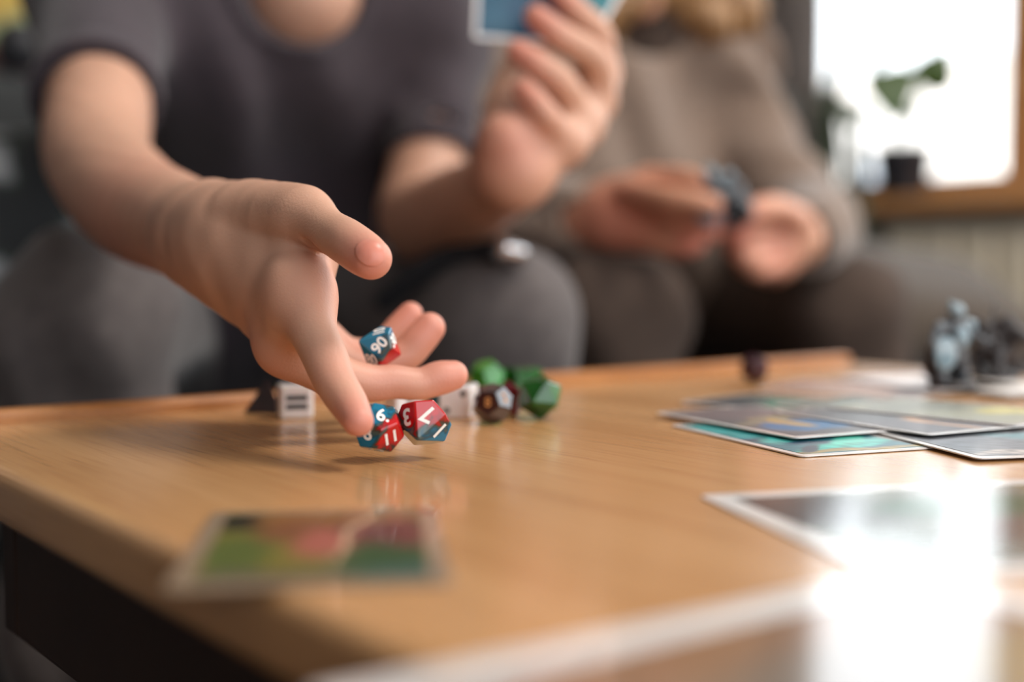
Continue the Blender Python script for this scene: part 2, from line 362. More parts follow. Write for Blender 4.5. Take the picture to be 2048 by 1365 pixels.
# pale building across the street
fb = empty('apartment_building', ORG, ROT); tag(fb, 'pale rendered apartment building outside the window across the street', 'building')
rbox('wall', 14, 20, -14, 6, -6, 2.9, M['facade'], fb)
rbox('parapet', 13.9, 20, -14.1, 6.1, 2.9, 3.1, M['facade'], fb)
for i in range(7):
    wn = rbox('window', 13.96, 14.02, -13+i*2.7, -11.7+i*2.7, 0.6, 2.0, M['facade'], fb)
    rbox('pane', 13.94, 13.96, -12.9+i*2.7, -11.8+i*2.7, 0.7, 1.9, M['facade_dark'], wn)
# ceiling lamp
lm = empty('ceiling_light', R(1.10, 0.90, H)); tag(lm, 'round flush white ceiling light above the window end of the table', 'lamp')
bm_obj('rim', lathe_bm([(0.42,-0.012),(0.44,-0.012),(0.44,0)], 48), M['white_paper'], lm)
bm_obj('diffuser', lathe_bm([(0.40,-0.03),(0.42,-0.02),(0.42,-0.012)], 48), M['lamp'], lm, True)
pl = bpy.data.lights.new('lamp_light', 'AREA'); pl.shape = 'DISK'; pl.size = 0.80; pl.energy = 36; pl.color = (1, 0.95, 0.88)
po = bpy.data.objects.new('lamp_light', pl); C.objects.link(po); po.parent = lm; po.location = (0, 0, -0.034)
# curtain drawn to the corner side of the window
cu_ = empty('curtain', ORG, ROT); tag(cu_, 'taupe fabric curtain hanging at the corner side of the window', 'curtain')
bm = bmesh.new(); cols_ = []
for i in range(61):
    t = i/60; bb = -1.43+0.275*t; aa = 2.0+0.022*math.sin(t*2*math.pi*4.2)
    cols_.append([bm.verts.new((aa+(0.006*math.sin(t*40) if z < 1 else 0), -bb, z)) for z in (0.06, 0.8, 1.6, 2.22)])
for A_, B_ in zip(cols_, cols_[1:]):
    for k in range(3): bm.faces.new((A_[k], B_[k], B_[k+1], A_[k+1]))
bmesh.ops.solidify(bm, geom=bm.faces[:], thickness=0.003); bm_obj('curtain_cloth', bm, M['curtain'], cu_, True)
rbox('curtain_rod', 1.99, 2.01, -1.44, 1.4, 2.22, 2.24, M['under'], cu_, 0.004)
# radiator
rd = empty('radiator', ORG, ROT); tag(rd, 'cream ribbed column radiator below the window sill', 'radiator')
for i in range(16):
    rbox('rib', a0-0.115, a0-0.03, -1.05+i*0.085, -0.969+i*0.085, 0.10, 0.60, M['radiator'], rd, 0.012)
rbox('header_pipe', a0-0.09, a0-0.055, -1.08, 0.33, 0.53, 0.555, M['radiator'], rd, 0.006)
rbox('header_pipe', a0-0.09, a0-0.055, -1.08, 0.33, 0.13, 0.155, M['radiator'], rd, 0.006)
for b in (-1.0, 0.22): rbox('foot', a0-0.10, a0-0.045, b, b+0.03, 0, 0.11, M['radiator'], rd)

# ------------------------------------------------------------------ coffee table
TW, TL = 0.64, 1.25
tb = empty('coffee_table', R(0, 0, 0), ROT); tag(tb, 'light oak coffee table with a raised rear lip, strewn with cards and dice', 'table')
def tbox(nm, x0, x1, b0, b1, z0, z1, m, bev=0.003, seg=3): return box(nm, (x0, -b1, z0), (x1, -b0, z1), m, tb, bev, seg, False)
tbox('table_top', 0, TW, 0, TL, TOP-0.020, TOP, M['table'], 0.005, 4)
tbox('rear_lip', 0, TW, -0.012, 0.0, TOP-0.020, TOP+0.0062, M['table_edge'])
tbox('apron', 0.03, TW-0.03, 0.03, 0.05, TOP-0.085, TOP-0.02, M['under']); tbox('apron', 0.03, TW-0.03, TL-0.05, TL-0.03, TOP-0.085, TOP-0.02, M['under'])
tbox('apron', 0.03, 0.05, 0.05, TL-0.05, TOP-0.085, TOP-0.02, M['under']); tbox('apron', TW-0.05, TW-0.03, 0.05, TL-0.05, TOP-0.085, TOP-0.02, M['under'])
for x in (0.055, TW-0.105):
    for b in (0.055, TL-0.105): tbox('leg', x, x+0.05, b, b+0.05, 0, TOP-0.02, M['under'])

# ------------------------------------------------------------------ sofa
sf = empty('sofa', R(0, 0, 0), ROT); tag(sf, 'charcoal fabric sofa behind the table', 'sofa')
def sbox(nm, x0, x1, b0, b1, z0, z1, m, bev=0.03): return box(nm, (x0, -b1, z0), (x1, -b0, z1), m, sf, bev, 4, True)
SA0, SA1 = -0.28, 1.66
sbox('base', SA0, SA1, -1.14, -0.36, 0.09, 0.22, M['sofa'], 0.02)
for i in range(3):
    w0 = (SA1-SA0)/3
    sbox('seat_cushion', SA0+i*w0+0.004, SA0+(i+1)*w0-0.004, -0.90, -0.345, 0.22, 0.365, M['sofa'], 0.035)
    sbox('back_cushion', SA0+i*w0+0.004, SA0+(i+1)*w0-0.004, -1.06, -0.88, 0.365, 0.742, M['sofa'], 0.045)
sbox('back_frame', SA0, SA1, -1.16, -1.05, 0.20, 0.70, M['sofa'], 0.02)
sbox('armrest', SA0-0.18, SA0, -1.16, -0.36, 0.09, 0.56, M['sofa'], 0.04)
for x in (SA0+0.05, SA1-0.1):
    for b in (-1.1, -0.45): sbox('leg', x, x+0.05, b, b+0.05, 0, 0.09, M['sofa_leg'], 0.004)

# ------------------------------------------------------------------ people
def skin_cols(V, spots, base=(194,148,124), red=(202,124,107)):
    b = np.array(lin(base)); r = np.array(lin(red)); w = np.zeros(len(V))
    for c, rad, k in spots:
        d2 = ((V-V3(c))**2).sum(1)/(rad*rad); w = np.maximum(w, k*np.exp(-d2))
    w = np.clip(w, 0, 1)[:, None]
    n = 0.5+0.5*np.sin(V[:, :1]*180+np.sin(V[:, 1:2]*140)*1.3)*np.sin(V[:, 2:]*160+1)
    return (b*(1-w)+r*w)*(0.96+0.06*n)
def head(c, fwd, up, s=1.0):
    f = Vector(fwd).normalized(); u = (Vector(up)-f*f.dot(Vector(up))).normalized(); r = f.cross(u)
    c = Vector(c); A = [r, f, u]
    at = lambda x, y, z: c+(r*x+f*y+u*z)*s
    h = ell(at(0,-0.008,0.025), (0.072*s,0.090*s,0.088*s), A).u(ell(at(0,0.022,-0.045), (0.054*s,0.062*s,0.072*s), A), 0.04)
    h = h.u(cone(at(0,0.092,0.012), at(0,0.106,-0.022), 0.008*s, 0.013*s), 0.012)
    h = h.u(cone(at(-0.018,0.078,-0.060), at(0.018,0.078,-0.060), 0.008*s, 0.008*s), 0.008).u(ball(at(0,0.066,-0.098), 0.018*s), 0.02)
    for k in (-1, 1):
        h = h.u(ell(at(k*0.076,-0.012,0), (0.012*s,0.022*s,0.034*s), A), 0.008)
        h = h.cut(ball(at(k*0.031,0.094,0.008), 0.014*s), 0.012).u(cone(at(k*0.016,0.086,0.030), at(k*0.046,0.076,0.032), 0.007*s, 0.006*s), 0.012)
    eyes = [at(k*0.031,0.076,0.008) for k in (-1, 1)]
    return h, eyes, at, A
def folds(dirs):
    def g(p):
        o = 0
        for (n, wl, amp, ph, warp) in dirs:
            n = V3(n); x = p@n; y = p@np.array([n[2], n[0], n[1]], np.float32)
            o = o + amp*(0.5*np.sin(2*np.pi*x/wl+ph+warp*np.sin(y*23+ph)))*(0.55+0.45*np.sin(y*13+ph*2))
        return o
    return g
e1 = tuple(E1); e2 = tuple(E2)

# ---- person in the grey T-shirt -----------------------------------------------------------------
ELR = P(168,335,0.785)
fore = chain([(P(198,98,0.94),0.032), (P(197,215,0.86),0.0340), (P(196,318,0.80),0.0325), (P(262,405,0.705),0.0300), (P(345,446,0.640),0.0258), (P(425,478,0.575),0.0218), (P(470,492,0.548),0.0200)])
fore = fore.u(chain([(P(380,452,0.615),0.0120), (P(500,446,0.545),0.0112), (P(604,441,0.508),0.0084)]), 0.012)
MC2, MC3, MC4, MC5 = P(598,585,0.492), P(574,690,0.506), P(600,700,0.532), P(640,695,0.556)
Wr = P(468,490,0.546)
palm = union([cone(P(425,462,0.578), MC2, 0.0150, 0.0104), cone(P(420,490,0.580), MC3, 0.0150, 0.0096), cone(P(470,480,0.55), P(560,560,0.515), 0.0185, 0.0150),
              cone(P(480,510,0.560), MC4, 0.016, 0.0095), cone(P(500,510,0.570), MC5, 0.015, 0.0095),
              cone(MC2, MC3, 0.0085, 0.0090), cone(MC3, MC4, 0.009, 0.009), cone(MC4, MC5, 0.009, 0.0088),
              cone(P(622,505,0.512), P(612,600,0.512), 0.0105, 0.0095), cone(P(590,560,0.525), P(640,690,0.545), 0.0105, 0.008)], 0.010)
thumbS = chain([(P(510,452,0.535),0.0150), (P(606,440,0.503),0.0088), (P(676,474,0.480),0.0086), (P(720,502,0.469),0.0086), (P(742,518,0.463),0.0076)])
fing = [chain([(MC2,0.0105), (P(628,665,0.476),0.0088), (P(656,730,0.464),0.0081), (P(674,770,0.456),0.0073), (P(697,808,0.449),0.0068), (P(715,842,0.440),0.0055)]),
        chain([(MC3,0.0098), (P(655,745,0.508),0.0092), (P(735,766,0.514),0.0078), (P(790,765,0.518),0.0070), (P(838,768,0.521),0.0066), (P(878,757,0.524),0.0071), (P(906,751,0.526),0.0062)], 0.003),
        chain([(MC4,0.0095), (P(672,728,0.538),0.0085), (P(745,740,0.546),0.0075), (P(810,712,0.549),0.0071), (P(840,680,0.550),0.0071), (P(860,656,0.551),0.0066)], 0.003),
        chain([(MC5,0.0088), (P(690,708,0.562),0.0078), (P(738,706,0.572),0.0068), (P(778,676,0.575),0.0062), (P(800,652,0.577),0.0062), (P(820,628,0.578),0.0055)], 0.003)]
palm = palm.u(cone(P(500,530,0.532), P(588,640,0.497), 0.0160, 0.0088), 0.012)
hand = palm.u(fing[0], 0.014).u(union(fing[1:], 0.0008), 0.007).u(thumbS, 0.0018)
# web fold between the thumb and the palm, joint creases
hand = hand.cut(chain([(P(592,462,0.491),0.0008), (P(640,501,0.482),0.0024), (P(684,542,0.478),0.0030)]), 0.002)
hand = hand.cut(chain([(P(826,726,0.512),0.0012), (P(842,738,0.512),0.0014), (P(850,744,0.514),0.0010)], 0.001), 0.003)
armR = fore.u(hand, 0.022)
def skinbump(p): return 0.0004*np.sin(p[:,0]*260+2*np.sin(p[:,2]*120))*np.sin(p[:,1]*210)*0.5
# left arm and hand
armL = chain([(P(880,120,1.17),0.037), (P(855,330,1.09),0.033), (P(838,440,1.05),0.034), (P(920,415,0.96),0.0315), (P(985,385,0.885),0.025), (P(1030,348,0.835),0.0215)], 0.02)
hl = union([cone(P(1032,335,0.832), P(1018,285,0.825), 0.0215, 0.0200), cone(P(1030,330,0.84), P(1128,285,0.84), 0.021, 0.013), cone(P(1035,320,0.85), P(1165,255,0.862), 0.020, 0.0125),
            cone(P(1040,300,0.86), P(1190,205,0.878), 0.020, 0.012), cone(P(1040,290,0.87), P(1196,150,0.890), 0.019, 0.012), cone(P(1128,285,0.84), P(1196,150,0.89), 0.012, 0.012)], 0.014)
fl = [chain([(P(1196,150,0.89),0.0115), (P(1200,75,0.872),0.0098), (P(1150,20,0.858),0.0088), (P(1108,-28,0.855),0.0078)], 0.004),
      chain([(P(1192,205,0.878),0.0115), (P(1192,122,0.852),0.0102), (P(1120,72,0.838),0.0094), (P(1072,34,0.838),0.0082)], 0.004),
      chain([(P(1165,255,0.862),0.0112), (P(1128,172,0.832),0.0100), (P(1078,132,0.826),0.0090), (P(1036,104,0.828),0.0080)], 0.004),
      chain([(P(1128,288,0.842),0.0105), (P(1096,236,0.815),0.0088), (P(1066,200,0.815),0.0080), (P(1046,180,0.82),0.0072)], 0.004)]
tl = chain([(P(1015,285,0.84),0.019), (P(1012,200,0.868),0.0125), (P(1040,130,0.885),0.0105), (P(1085,70,0.89),0.009)], 0.008)
handL = hl.u(union(fl, 0.001), 0.009).u(tl, 0.010)
armLs = armL.u(handL, 0.016)
shR, shL = P(205,-10,1.02), P(862,-20,1.20)
nb = P(607,-25,1.09)
hd, eyes1, at1, A1 = head(P(640,-370,1.06), (0.25,-0.9,-0.42), (0,-0.25,1), 0.95)
core = union([cone(shR, shL, 0.022, 0.022), cone(P(450,120,1.12), P(760,110,1.2), 0.055, 0.055), cone(R(0.36,-0.6,0.47), R(0.50,-0.6,0.47), 0.045, 0.045),
              cone(R(0.43,-0.6,0.48), P(610,100,1.15), 0.075, 0.06)], 0.05)
neck = union([cone(nb, at1(0,-0.02,-0.06), 0.047, 0.045), ball(P(607,0,1.065), 0.046)], 0.03)
core = core.u(neck, 0.03).u(hd, 0.02)
parts = [sd_mesh(armR.disp(skinbump, 0.001), 0.00125), sd_mesh(armLs, 0.0025), sd_mesh(core, 0.0045)]
Vb, Qb = join(parts)
tips = [(P(735,530,0.455),0.016,0.85), (P(722,850,0.436),0.016,0.8), (P(690,740,0.455),0.014,0.35), (P(905,752,0.524),0.020,0.7), (P(780,768,0.51),0.02,0.45), (P(860,656,0.548),0.016,0.75), (P(820,628,0.575),0.016,0.75),
        (P(770,700,0.55),0.025,0.55), (P(640,600,0.49),0.02,0.3), (P(545,720,0.505),0.02,0.4), (P(1072,34,0.83),0.02,0.8), (P(1036,104,0.82),0.02,0.8), (P(1046,180,0.81),0.02,0.7), (P(1108,-28,0.85),0.02,0.8), (P(1018,285,0.81),0.03,0.5), (P(280,470,0.66),0.05,0.3)]
p1 = link('person', np_mesh('person', Vb, Qb, skin_cols(Vb, tips)), M['skin'])
tag(p1, 'person in a plum-grey T-shirt tossing dice over the table, cards in the other hand', 'person')
nail = thumbS.grow(0.0002).isect(ell(P(738,503,0.456), (0.0060,0.0075,0.0050), [Vector((0.75,-0.25,-0.6)).normalized(), Vector((0.2,1,-0.1)).normalized(), Vector((0.6,0,0.75)).normalized()]))
sd_obj('thumbnail', nail, 0.0006, M['nail'], p1)
# clothes
tor = union([cone(P(440,130,1.09), P(790,120,1.17), 0.082, 0.078), cone(P(500,400,1.19), P(740,400,1.24), 0.095, 0.095), cone(R(0.36,-0.6,0.50), R(0.50,-0.6,0.50), 0.118, 0.118),
             cone(shR, P(450,20,1.08), 0.048, 0.06), cone(shL, P(770,20,1.15), 0.046, 0.06), cone(P(450,30,1.08), P(770,30,1.15), 0.062, 0.06)], 0.07)
slR = cone(shR, P(192,190,0.873), 0.052, 0.0405).u(cone(shR, P(300,120,1.02), 0.05, 0.035), 0.04)
slL = cone(shL, P(864,320,1.095), 0.048, 0.0375)
nR = (P(192,215,0.86)-P(200,-10,1.02)).normalized(); nL = (P(858,330,1.09)-shL).normalized()
slR = slR.isect(plane(P(192,205,0.868), nR)).cut(cone(P(191,170,0.885), P(190,260,0.845), 0.0365, 0.0365))
slL = slL.isect(plane(P(860,326,1.092), nL)).cut(cone(P(866,270,1.112), P(855,370,1.075), 0.0350, 0.0350))
fo = folds([(e1, 0.085, 0.016, 0.4, 1.3), ((0.7,0.2,0.55), 0.10, 0.010, 1.9, 1.6), ((0.8,0.0,-0.6), 0.07, 0.006, 0.2, 1.1)])
fo2 = folds([((0.5,0.1,0.86), 0.06, 0.003, 0.4, 1.3)])
shirt = tor.disp(fo, 0.02).u(slR.disp(fo2, 0.004), 0.02).u(slL.disp(fo2, 0.004), 0.02).cut(ell(P(607,-45,1.015), (0.050,0.07,0.052)), 0.006)
ts = sd_obj('t_shirt', shirt, 0.0035, M['shirt'], p1)
rim = shirt.grow(0.0022)
sd_obj('collar', rim.isect(ell(P(607,-45,1.015), (0.060,0.082,0.062))).cut(ell(P(607,-45,1.015), (0.0505,0.0705,0.0525))).isect(plane(P(607,-30,1.0), (0,0,1))), 0.003, M['shirt'], ts)
for (pa, pb, nn, ra_) in ((P(196,150,0.895), P(192,205,0.868), nR, 0.05), (P(866,290,1.105), P(860,326,1.092), nL, 0.05)):
    hem = slR if ra_ and pa == P(196,150,0.895) else slL
    sd_obj('sleeve_hem', hem.grow(0.0032).isect(plane(pb, nn)).isect(plane(pb-nn*0.016, -nn)).cut(hem.grow(-0.001)).isect(ball(pb, 0.055)), 0.0026, M['shirt'], ts)
def trousers(hr, hl_, kr, kl, ar, al, rk, wl=0.09):
    s = union([cone(hr, hl_, 0.100, 0.100), cone(hr, kr, 0.076, rk), cone(hl_, kl, 0.080, rk)], 0.04)
    legs = cone(kr, ar, rk, 0.052).u(cone(kl, al, rk, 0.052), 0.0)
    s = s.u(legs, 0.02)
    return s.disp(folds([((0.75,0.1,0.35), 0.065, 0.010, 1.0, 1.5), ((0.3,0.2,-0.9), wl, 0.008, 0.3, 1.7)]), 0.01)
kr, kl = P(168,640,0.83), P(1000,648,0.965)
ar, al = Vector((kr.x-0.01, kr.y+0.03, 0.09)), Vector((kl.x, kl.y+0.02, 0.09))
sd_obj('trousers', trousers(R(0.34,-0.6,0.475), R(0.53,-0.6,0.475), kr, kl, ar, al, 0.058), 0.0045, M['trouser'], p1)
def shoe(nm, a, parent):
    a = Vector(a); t = a+E2*0.15
    s = cone((a.x, a.y, 0.045), (t.x, t.y, 0.032), 0.042, 0.032).u(cone((a.x,a.y,0.045),(a.x,a.y,0.10),0.042,0.045), 0.02).isect(plane((0,0,0.008), (0,0,-1)))
    so = sd_obj(nm, s, 0.005, M['shoe'], parent)
    sd_obj('sole', cone((a.x, a.y, 0.02), (t.x, t.y, 0.02), 0.045, 0.036).isect(plane((0,0,0.014), (0,0,1))).isect(plane((0,0,0.0), (0,0,-1))), 0.005, M['print_grey'], so)
shoe('shoe', ar, p1); shoe('shoe', al, p1)
hr_ = ell(at1(0,-0.018,0.040), (0.083,0.092,0.090), A1).cut(ell(at1(0,0.08,-0.03), (0.075,0.07,0.085), A1), 0.02).disp(folds([((0.6,0.3,0.7),0.02,0.004,0,1)]), 0.006)
sd_obj('hair', hr_, 0.004, M['hair_dark'], p1)
def eyes(es, A, parent):
    for e in es:
        eo = sd_obj('eye', ball(e-A[1]*0.004, 0.0115), 0.002, M['eye'], parent)
        sd_obj('iris', ball(e+A[1]*0.0032, 0.0056), 0.0012, M['hair_dark'], eo)
eyes(eyes1, A1, p1)

# ---- person in the brown sweater ----------------------------------------------------------------
shR2, shL2 = P(985,160,1.38), P(1398,165,1.57)
elR2, elL2 = P(985,450,1.30), P(1602,425,1.43)
wR2, wL2 = P(1180,440,1.19), P(1590,480,1.23)
hR = union([cone(wR2, P(1250,425,1.165), 0.024, 0.024), cone(P(1230,410,1.17), P(1300,375,1.15), 0.024, 0.016), cone(P(1240,450,1.165), P(1290,470,1.145), 0.026, 0.018)], 0.02)
fR = [chain([(P(1298,365,1.15),0.013), (P(1365,358,1.12),0.0100), (P(1405,372,1.10),0.0092), (P(1432,392,1.09),0.0080)], 0.004),
      chain([(P(1305,400,1.14),0.013), (P(1372,415,1.10),0.0100), (P(1410,425,1.085),0.0092), (P(1438,432,1.08),0.0082)], 0.004),
      chain([(P(1300,440,1.14),0.013), (P(1365,456,1.10),0.0098), (P(1400,462,1.085),0.0090), (P(1425,464,1.08),0.0080)], 0.004),
      chain([(P(1285,478,1.14),0.012), (P(1340,496,1.105),0.0092), (P(1372,496,1.09),0.0084), (P(1396,490,1.085),0.0072)], 0.004),
      chain([(P(1255,385,1.14),0.013), (P(1325,395,1.08),0.0108), (P(1385,402,1.06),0.0098), (P(1425,410,1.055),0.0085)], 0.004)]
hL = union([cone(wL2, P(1555,480,1.18), 0.025, 0.026), cone(P(1560,460,1.17), P(1545,515,1.165), 0.027, 0.024)], 0.02)
fL = [chain([(P(1545,450,1.15),0.013), (P(1500,455,1.11),0.0102), (P(1472,470,1.10),0.0090)], 0.004),
      chain([(P(1540,480,1.15),0.013), (P(1490,490,1.11),0.0102), (P(1462,485,1.115),0.0088)], 0.004),
      chain([(P(1540,505,1.15),0.013), (P(1500,520,1.11),0.0100), (P(1472,505,1.12),0.0086)], 0.004),
      chain([(P(1545,530,1.15),0.012), (P(1515,540,1.12),0.0092), (P(1490,530,1.125),0.0080)], 0.004),
      chain([(P(1595,445,1.16),0.015), (P(1555,418,1.12),0.0118), (P(1510,422,1.095),0.0105), (P(1475,438,1.09),0.0090)], 0.004)]
arms2 = union([chain([(elR2,0.034), (wR2,0.024)]).u(hR, 0.015).u(union(fR, 0.001), 0.008), chain([(elL2,0.034), (wL2,0.024)]).u(hL, 0.015).u(union(fL, 0.001), 0.008)])
hd2, eyes2, at2, A2 = head(P(1290,-215,1.40), (-0.05,-0.86,-0.5), (0,-0.4,1), 1.0)
core2 = union([cone(shR2, shL2, 0.05, 0.05), cone(R(0.9,-0.62,0.46), R(1.1,-0.62,0.46), 0.09, 0.09), cone(R(1.0,-0.62,0.47), P(1230,150,1.52), 0.09, 0.08), cone(P(1270,60,1.50), at2(0,-0.02,-0.06), 0.052, 0.05)], 0.05).u(hd2, 0.02)
Vb, Qb = join([sd_mesh(arms2, 0.0028), sd_mesh(core2, 0.005)])
tips = [(P(1432,392,1.08),0.02,0.8), (P(1438,432,1.07),0.02,0.8), (P(1425,464,1.07),0.02,0.8), (P(1390,495,1.08),0.025,0.8), (P(1240,450,1.14),0.05,0.6), (P(1470,460,1.09),0.03,0.8), (P(1540,500,1.13),0.04,0.5)]
p2 = link('person', np_mesh('person', Vb, Qb, skin_cols(Vb, tips, (200,146,118), (198,112,94))), M['skin'])
tag(p2, 'long-haired person in a loose brown sweater holding a small figurine in both hands', 'person')
tor2 = union([cone(P(1100,190,1.47), P(1370,190,1.56), 0.10, 0.10), cone(P(1080,380,1.46), P(1410,390,1.60), 0.115, 0.115), cone(R(0.9,-0.6,0.51), R(1.1,-0.6,0.51), 0.133, 0.133),
              cone(shR2, P(1150,120,1.46), 0.062, 0.075), cone(shL2, P(1320,130,1.54), 0.056, 0.070)], 0.08)
sl2 = union([chain([(shR2,0.062), (elR2,0.060), (P(1110,440,1.225),0.045), (P(1165,438,1.20),0.036)], 0.02), chain([(shL2,0.058), (P(1500,300,1.50),0.054), (elL2,0.050), (P(1636,455,1.33),0.044), (P(1608,475,1.255),0.036)])])
sl2 = sl2.cut(cone(P(1150,439,1.205), P(1200,440,1.18), 0.029, 0.030)).cut(cone(P(1614,475,1.265), P(1585,482,1.22), 0.029, 0.030))
fo3 = folds([((0.8,0.3,0.5), 0.11, 0.024, 0.4, 1.5), ((0.2,0.2,0.95), 0.13, 0.018, 2.1, 1.8)])
sw = tor2.disp(fo3, 0.02).u(sl2.disp(folds([((0.3,0.3,0.9), 0.05, 0.006, 0.4, 1.6)]), 0.01), 0.025)
sw = sw.cut(ell(P(1285,15,1.40), (0.06,0.08,0.05)), 0.01)
swo = sd_obj('sweater', sw, 0.005, M['sweater'], p2)
for (pa, pb) in ((P(1140,439,1.212), P(1172,439,1.195)), (P(1622,468,1.29), P(1603,477,1.245))):
    sd_obj('cuff', cone(pa, pb, 0.0400, 0.0375).isect(plane(pb, pb-pa)).isect(plane(pa, pa-pb)).cut(cone(pa, pb+(pb-pa), 0.0295, 0.0295)), 0.004, M['sweater'], swo)
kr2, kl2 = P(1235,650,1.16), P(1690,632,1.32)
ar2, al2 = Vector((kr2.x, kr2.y+0.03, 0.09)), Vector((kl2.x+0.02, kl2.y+0.04, 0.09))
sd_obj('trousers', trousers(R(0.91,-0.62,0.475), R(1.09,-0.62,0.475), kr2, kl2, ar2, al2, 0.062, 0.12), 0.0055, M['trouser2'], p2)
shoe('shoe', ar2, p2); shoe('shoe', al2, p2)
h2 = ell(at2(0,-0.02,0.035), (0.088,0.102,0.098), A2).cut(ell(at2(0,0.10,-0.03), (0.062,0.07,0.09), A2), 0.015)
locks = [chain([(at2(0.070,-0.03,0.05),0.03), (at2(0.098,-0.02,-0.05),0.032), (P(1462,0,1.46),0.030), (P(1446,70,1.47),0.018)]), chain([(at2(0.078,-0.01,0.04),0.024), (at2(0.094,0.0,-0.06),0.026), (P(1415,30,1.43),0.022), (P(1405,70,1.44),0.012)]),
         chain([(at2(-0.070,-0.03,0.05),0.03), (at2(-0.098,-0.02,-0.05),0.032), (P(1160,10,1.40),0.030), (P(1185,70,1.42),0.016)]), chain([(at2(-0.078,-0.01,0.04),0.024), (at2(-0.094,0.0,-0.06),0.026), (P(1205,20,1.38),0.022), (P(1225,60,1.40),0.012)]),
         chain([(at2(0,-0.07,0.02),0.06), (P(1300,0,1.55),0.06)])]
h2 = h2.u(union(locks, 0.015), 0.02).disp(folds([((0.9,0.2,0.1),0.022,0.006,0,0.8)]), 0.008)
sd_obj('hair', h2, 0.0045, M['hair'], p2)
sd_obj('neck_shade', cone(P(1270,70,1.49), P(1285,-35,1.44), 0.062, 0.056).u(cone(P(1270,60,1.49), P(1275,110,1.47), 0.07, 0.05), 0.03), 0.004, M['trouser2'], p2)  # dark shape standing in for the shadow on the neck
eyes(eyes2, A2, p2)

# ------------------------------------------------------------------ cards
def smooth(x, a, b): t = np.clip((x-a)/(b-a), 0, 1); return t*t*(3-2*t)
def art_mesh(w, l, base, blobs, seed=0, streak=0.0, nx=44, ny=60):
    xs, ys = np.meshgrid(np.linspace(0,1,nx), np.linspace(0,1,ny), indexing='xy')
    r = np.random.default_rng(seed); wx = sum(np.sin(xs*r.uniform(5,16)+ys*r.uniform(5,16)+r.uniform(0,6)) for _ in range(4))/4; wy = sum(np.sin(xs*r.uniform(5,16)-ys*r.uniform(5,16)+r.uniform(0,6)) for _ in range(4))/4
    col = np.ones((ny, nx, 3))*np.array(lin(base))
    for (cx, cy, sx, sy, rot, c, k) in blobs:
        dx = xs+0.05*wx-cx; dy = ys+0.05*wy-cy; ca, sa = math.cos(rot), math.sin(rot)
        q = ((dx*ca+dy*sa)/sx)**2+((-dx*sa+dy*ca)/sy)**2; a = k*smooth(-q, -1.6, -0.5)
        col = col*(1-a[..., None])+np.array(lin(c))*a[..., None]
    if streak:
        s = np.sin((xs*1.3+ys*2.2+0.2*wx)*22)*np.sin((xs*3-ys*1.2+0.3*wy)*9); col = col*(1+streak*s[..., None])
    col = np.clip(col, 0, 1)
    V = np.stack([(xs-0.5)*w, (ys-0.5)*l, np.zeros_like(xs)], -1).reshape(-1, 3)
    i = (np.arange(ny-1)[:, None]*nx+np.arange(nx-1)).ravel()
    Q = np.stack([i, i+1, i+nx+1, i+nx], 1)
    # skirt so the print has a thickness
    edge = np.concatenate([np.arange(nx), np.arange(2*nx-1, nx*ny, nx), np.arange(nx*ny-2, nx*(ny-1)-1, -1), np.arange(nx*(ny-2), 0, -nx)])
    V2 = V[edge].copy(); V2[:, 2] -= 0.00012; k0 = len(V); m = len(edge); j = np.arange(m)
    Q2 = np.stack([edge[(j+1) % m], edge[j], k0+j, k0+(j+1) % m], 1)
    me = np_mesh('card_art', np.concatenate([V, V2]), np.concatenate([Q, Q2]), np.concatenate([col.reshape(-1, 3), col.reshape(-1, 3)[edge]]))
    me.polygons.foreach_set('use_smooth', np.zeros(len(me.polygons), bool)); return me
def card(label, loc, rot, w, l, base, blobs, border=0.0035, seed=0, streak=0.0, th=0.0005, group='game cards', euler=None, name='game_card', white=None, art=None):
    bm = bmesh.new(); r = 0.003; vs = []
    for (sx, sy, a0_) in ((1,1,0),(-1,1,90),(-1,-1,180),(1,-1,270)):
        for k in range(5):
            a = math.radians(a0_+k*22.5); vs.append(bm.verts.new((sx*(w/2-r)+r*math.cos(a), sy*(l/2-r)+r*math.sin(a), 0)))
    f = bm.faces.new(vs); e = bmesh.ops.extrude_face_region(bm, geom=[f]); bmesh.ops.translate(bm, vec=(0,0,th), verts=[v for v in e['geom'] if isinstance(v, bmesh.types.BMVert)])
    o = bm_obj(name, bm, white or M['white_paper'])
    o.location = loc; o.rotation_euler = euler or (0, 0, rot); tag(o, label, 'card', group)
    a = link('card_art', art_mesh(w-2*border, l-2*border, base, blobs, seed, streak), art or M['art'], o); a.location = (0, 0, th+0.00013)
    return o
def corner_card(label, u, v, ang, w, l, level, *args, **k):
    """front corner seen at (u, v); long side runs away at angle ang, short side to its right"""
    c = TP(u, v); d = Vector((math.cos(ang), math.sin(ang), 0)); s = Vector((math.sin(ang), -math.cos(ang), 0))
    c2 = c+d*(l/2)+s*(w/2); c2.z = TOP+0.0003+level*0.0009
    return card(label, c2, ang-math.pi/2, w, l, *args, **k)
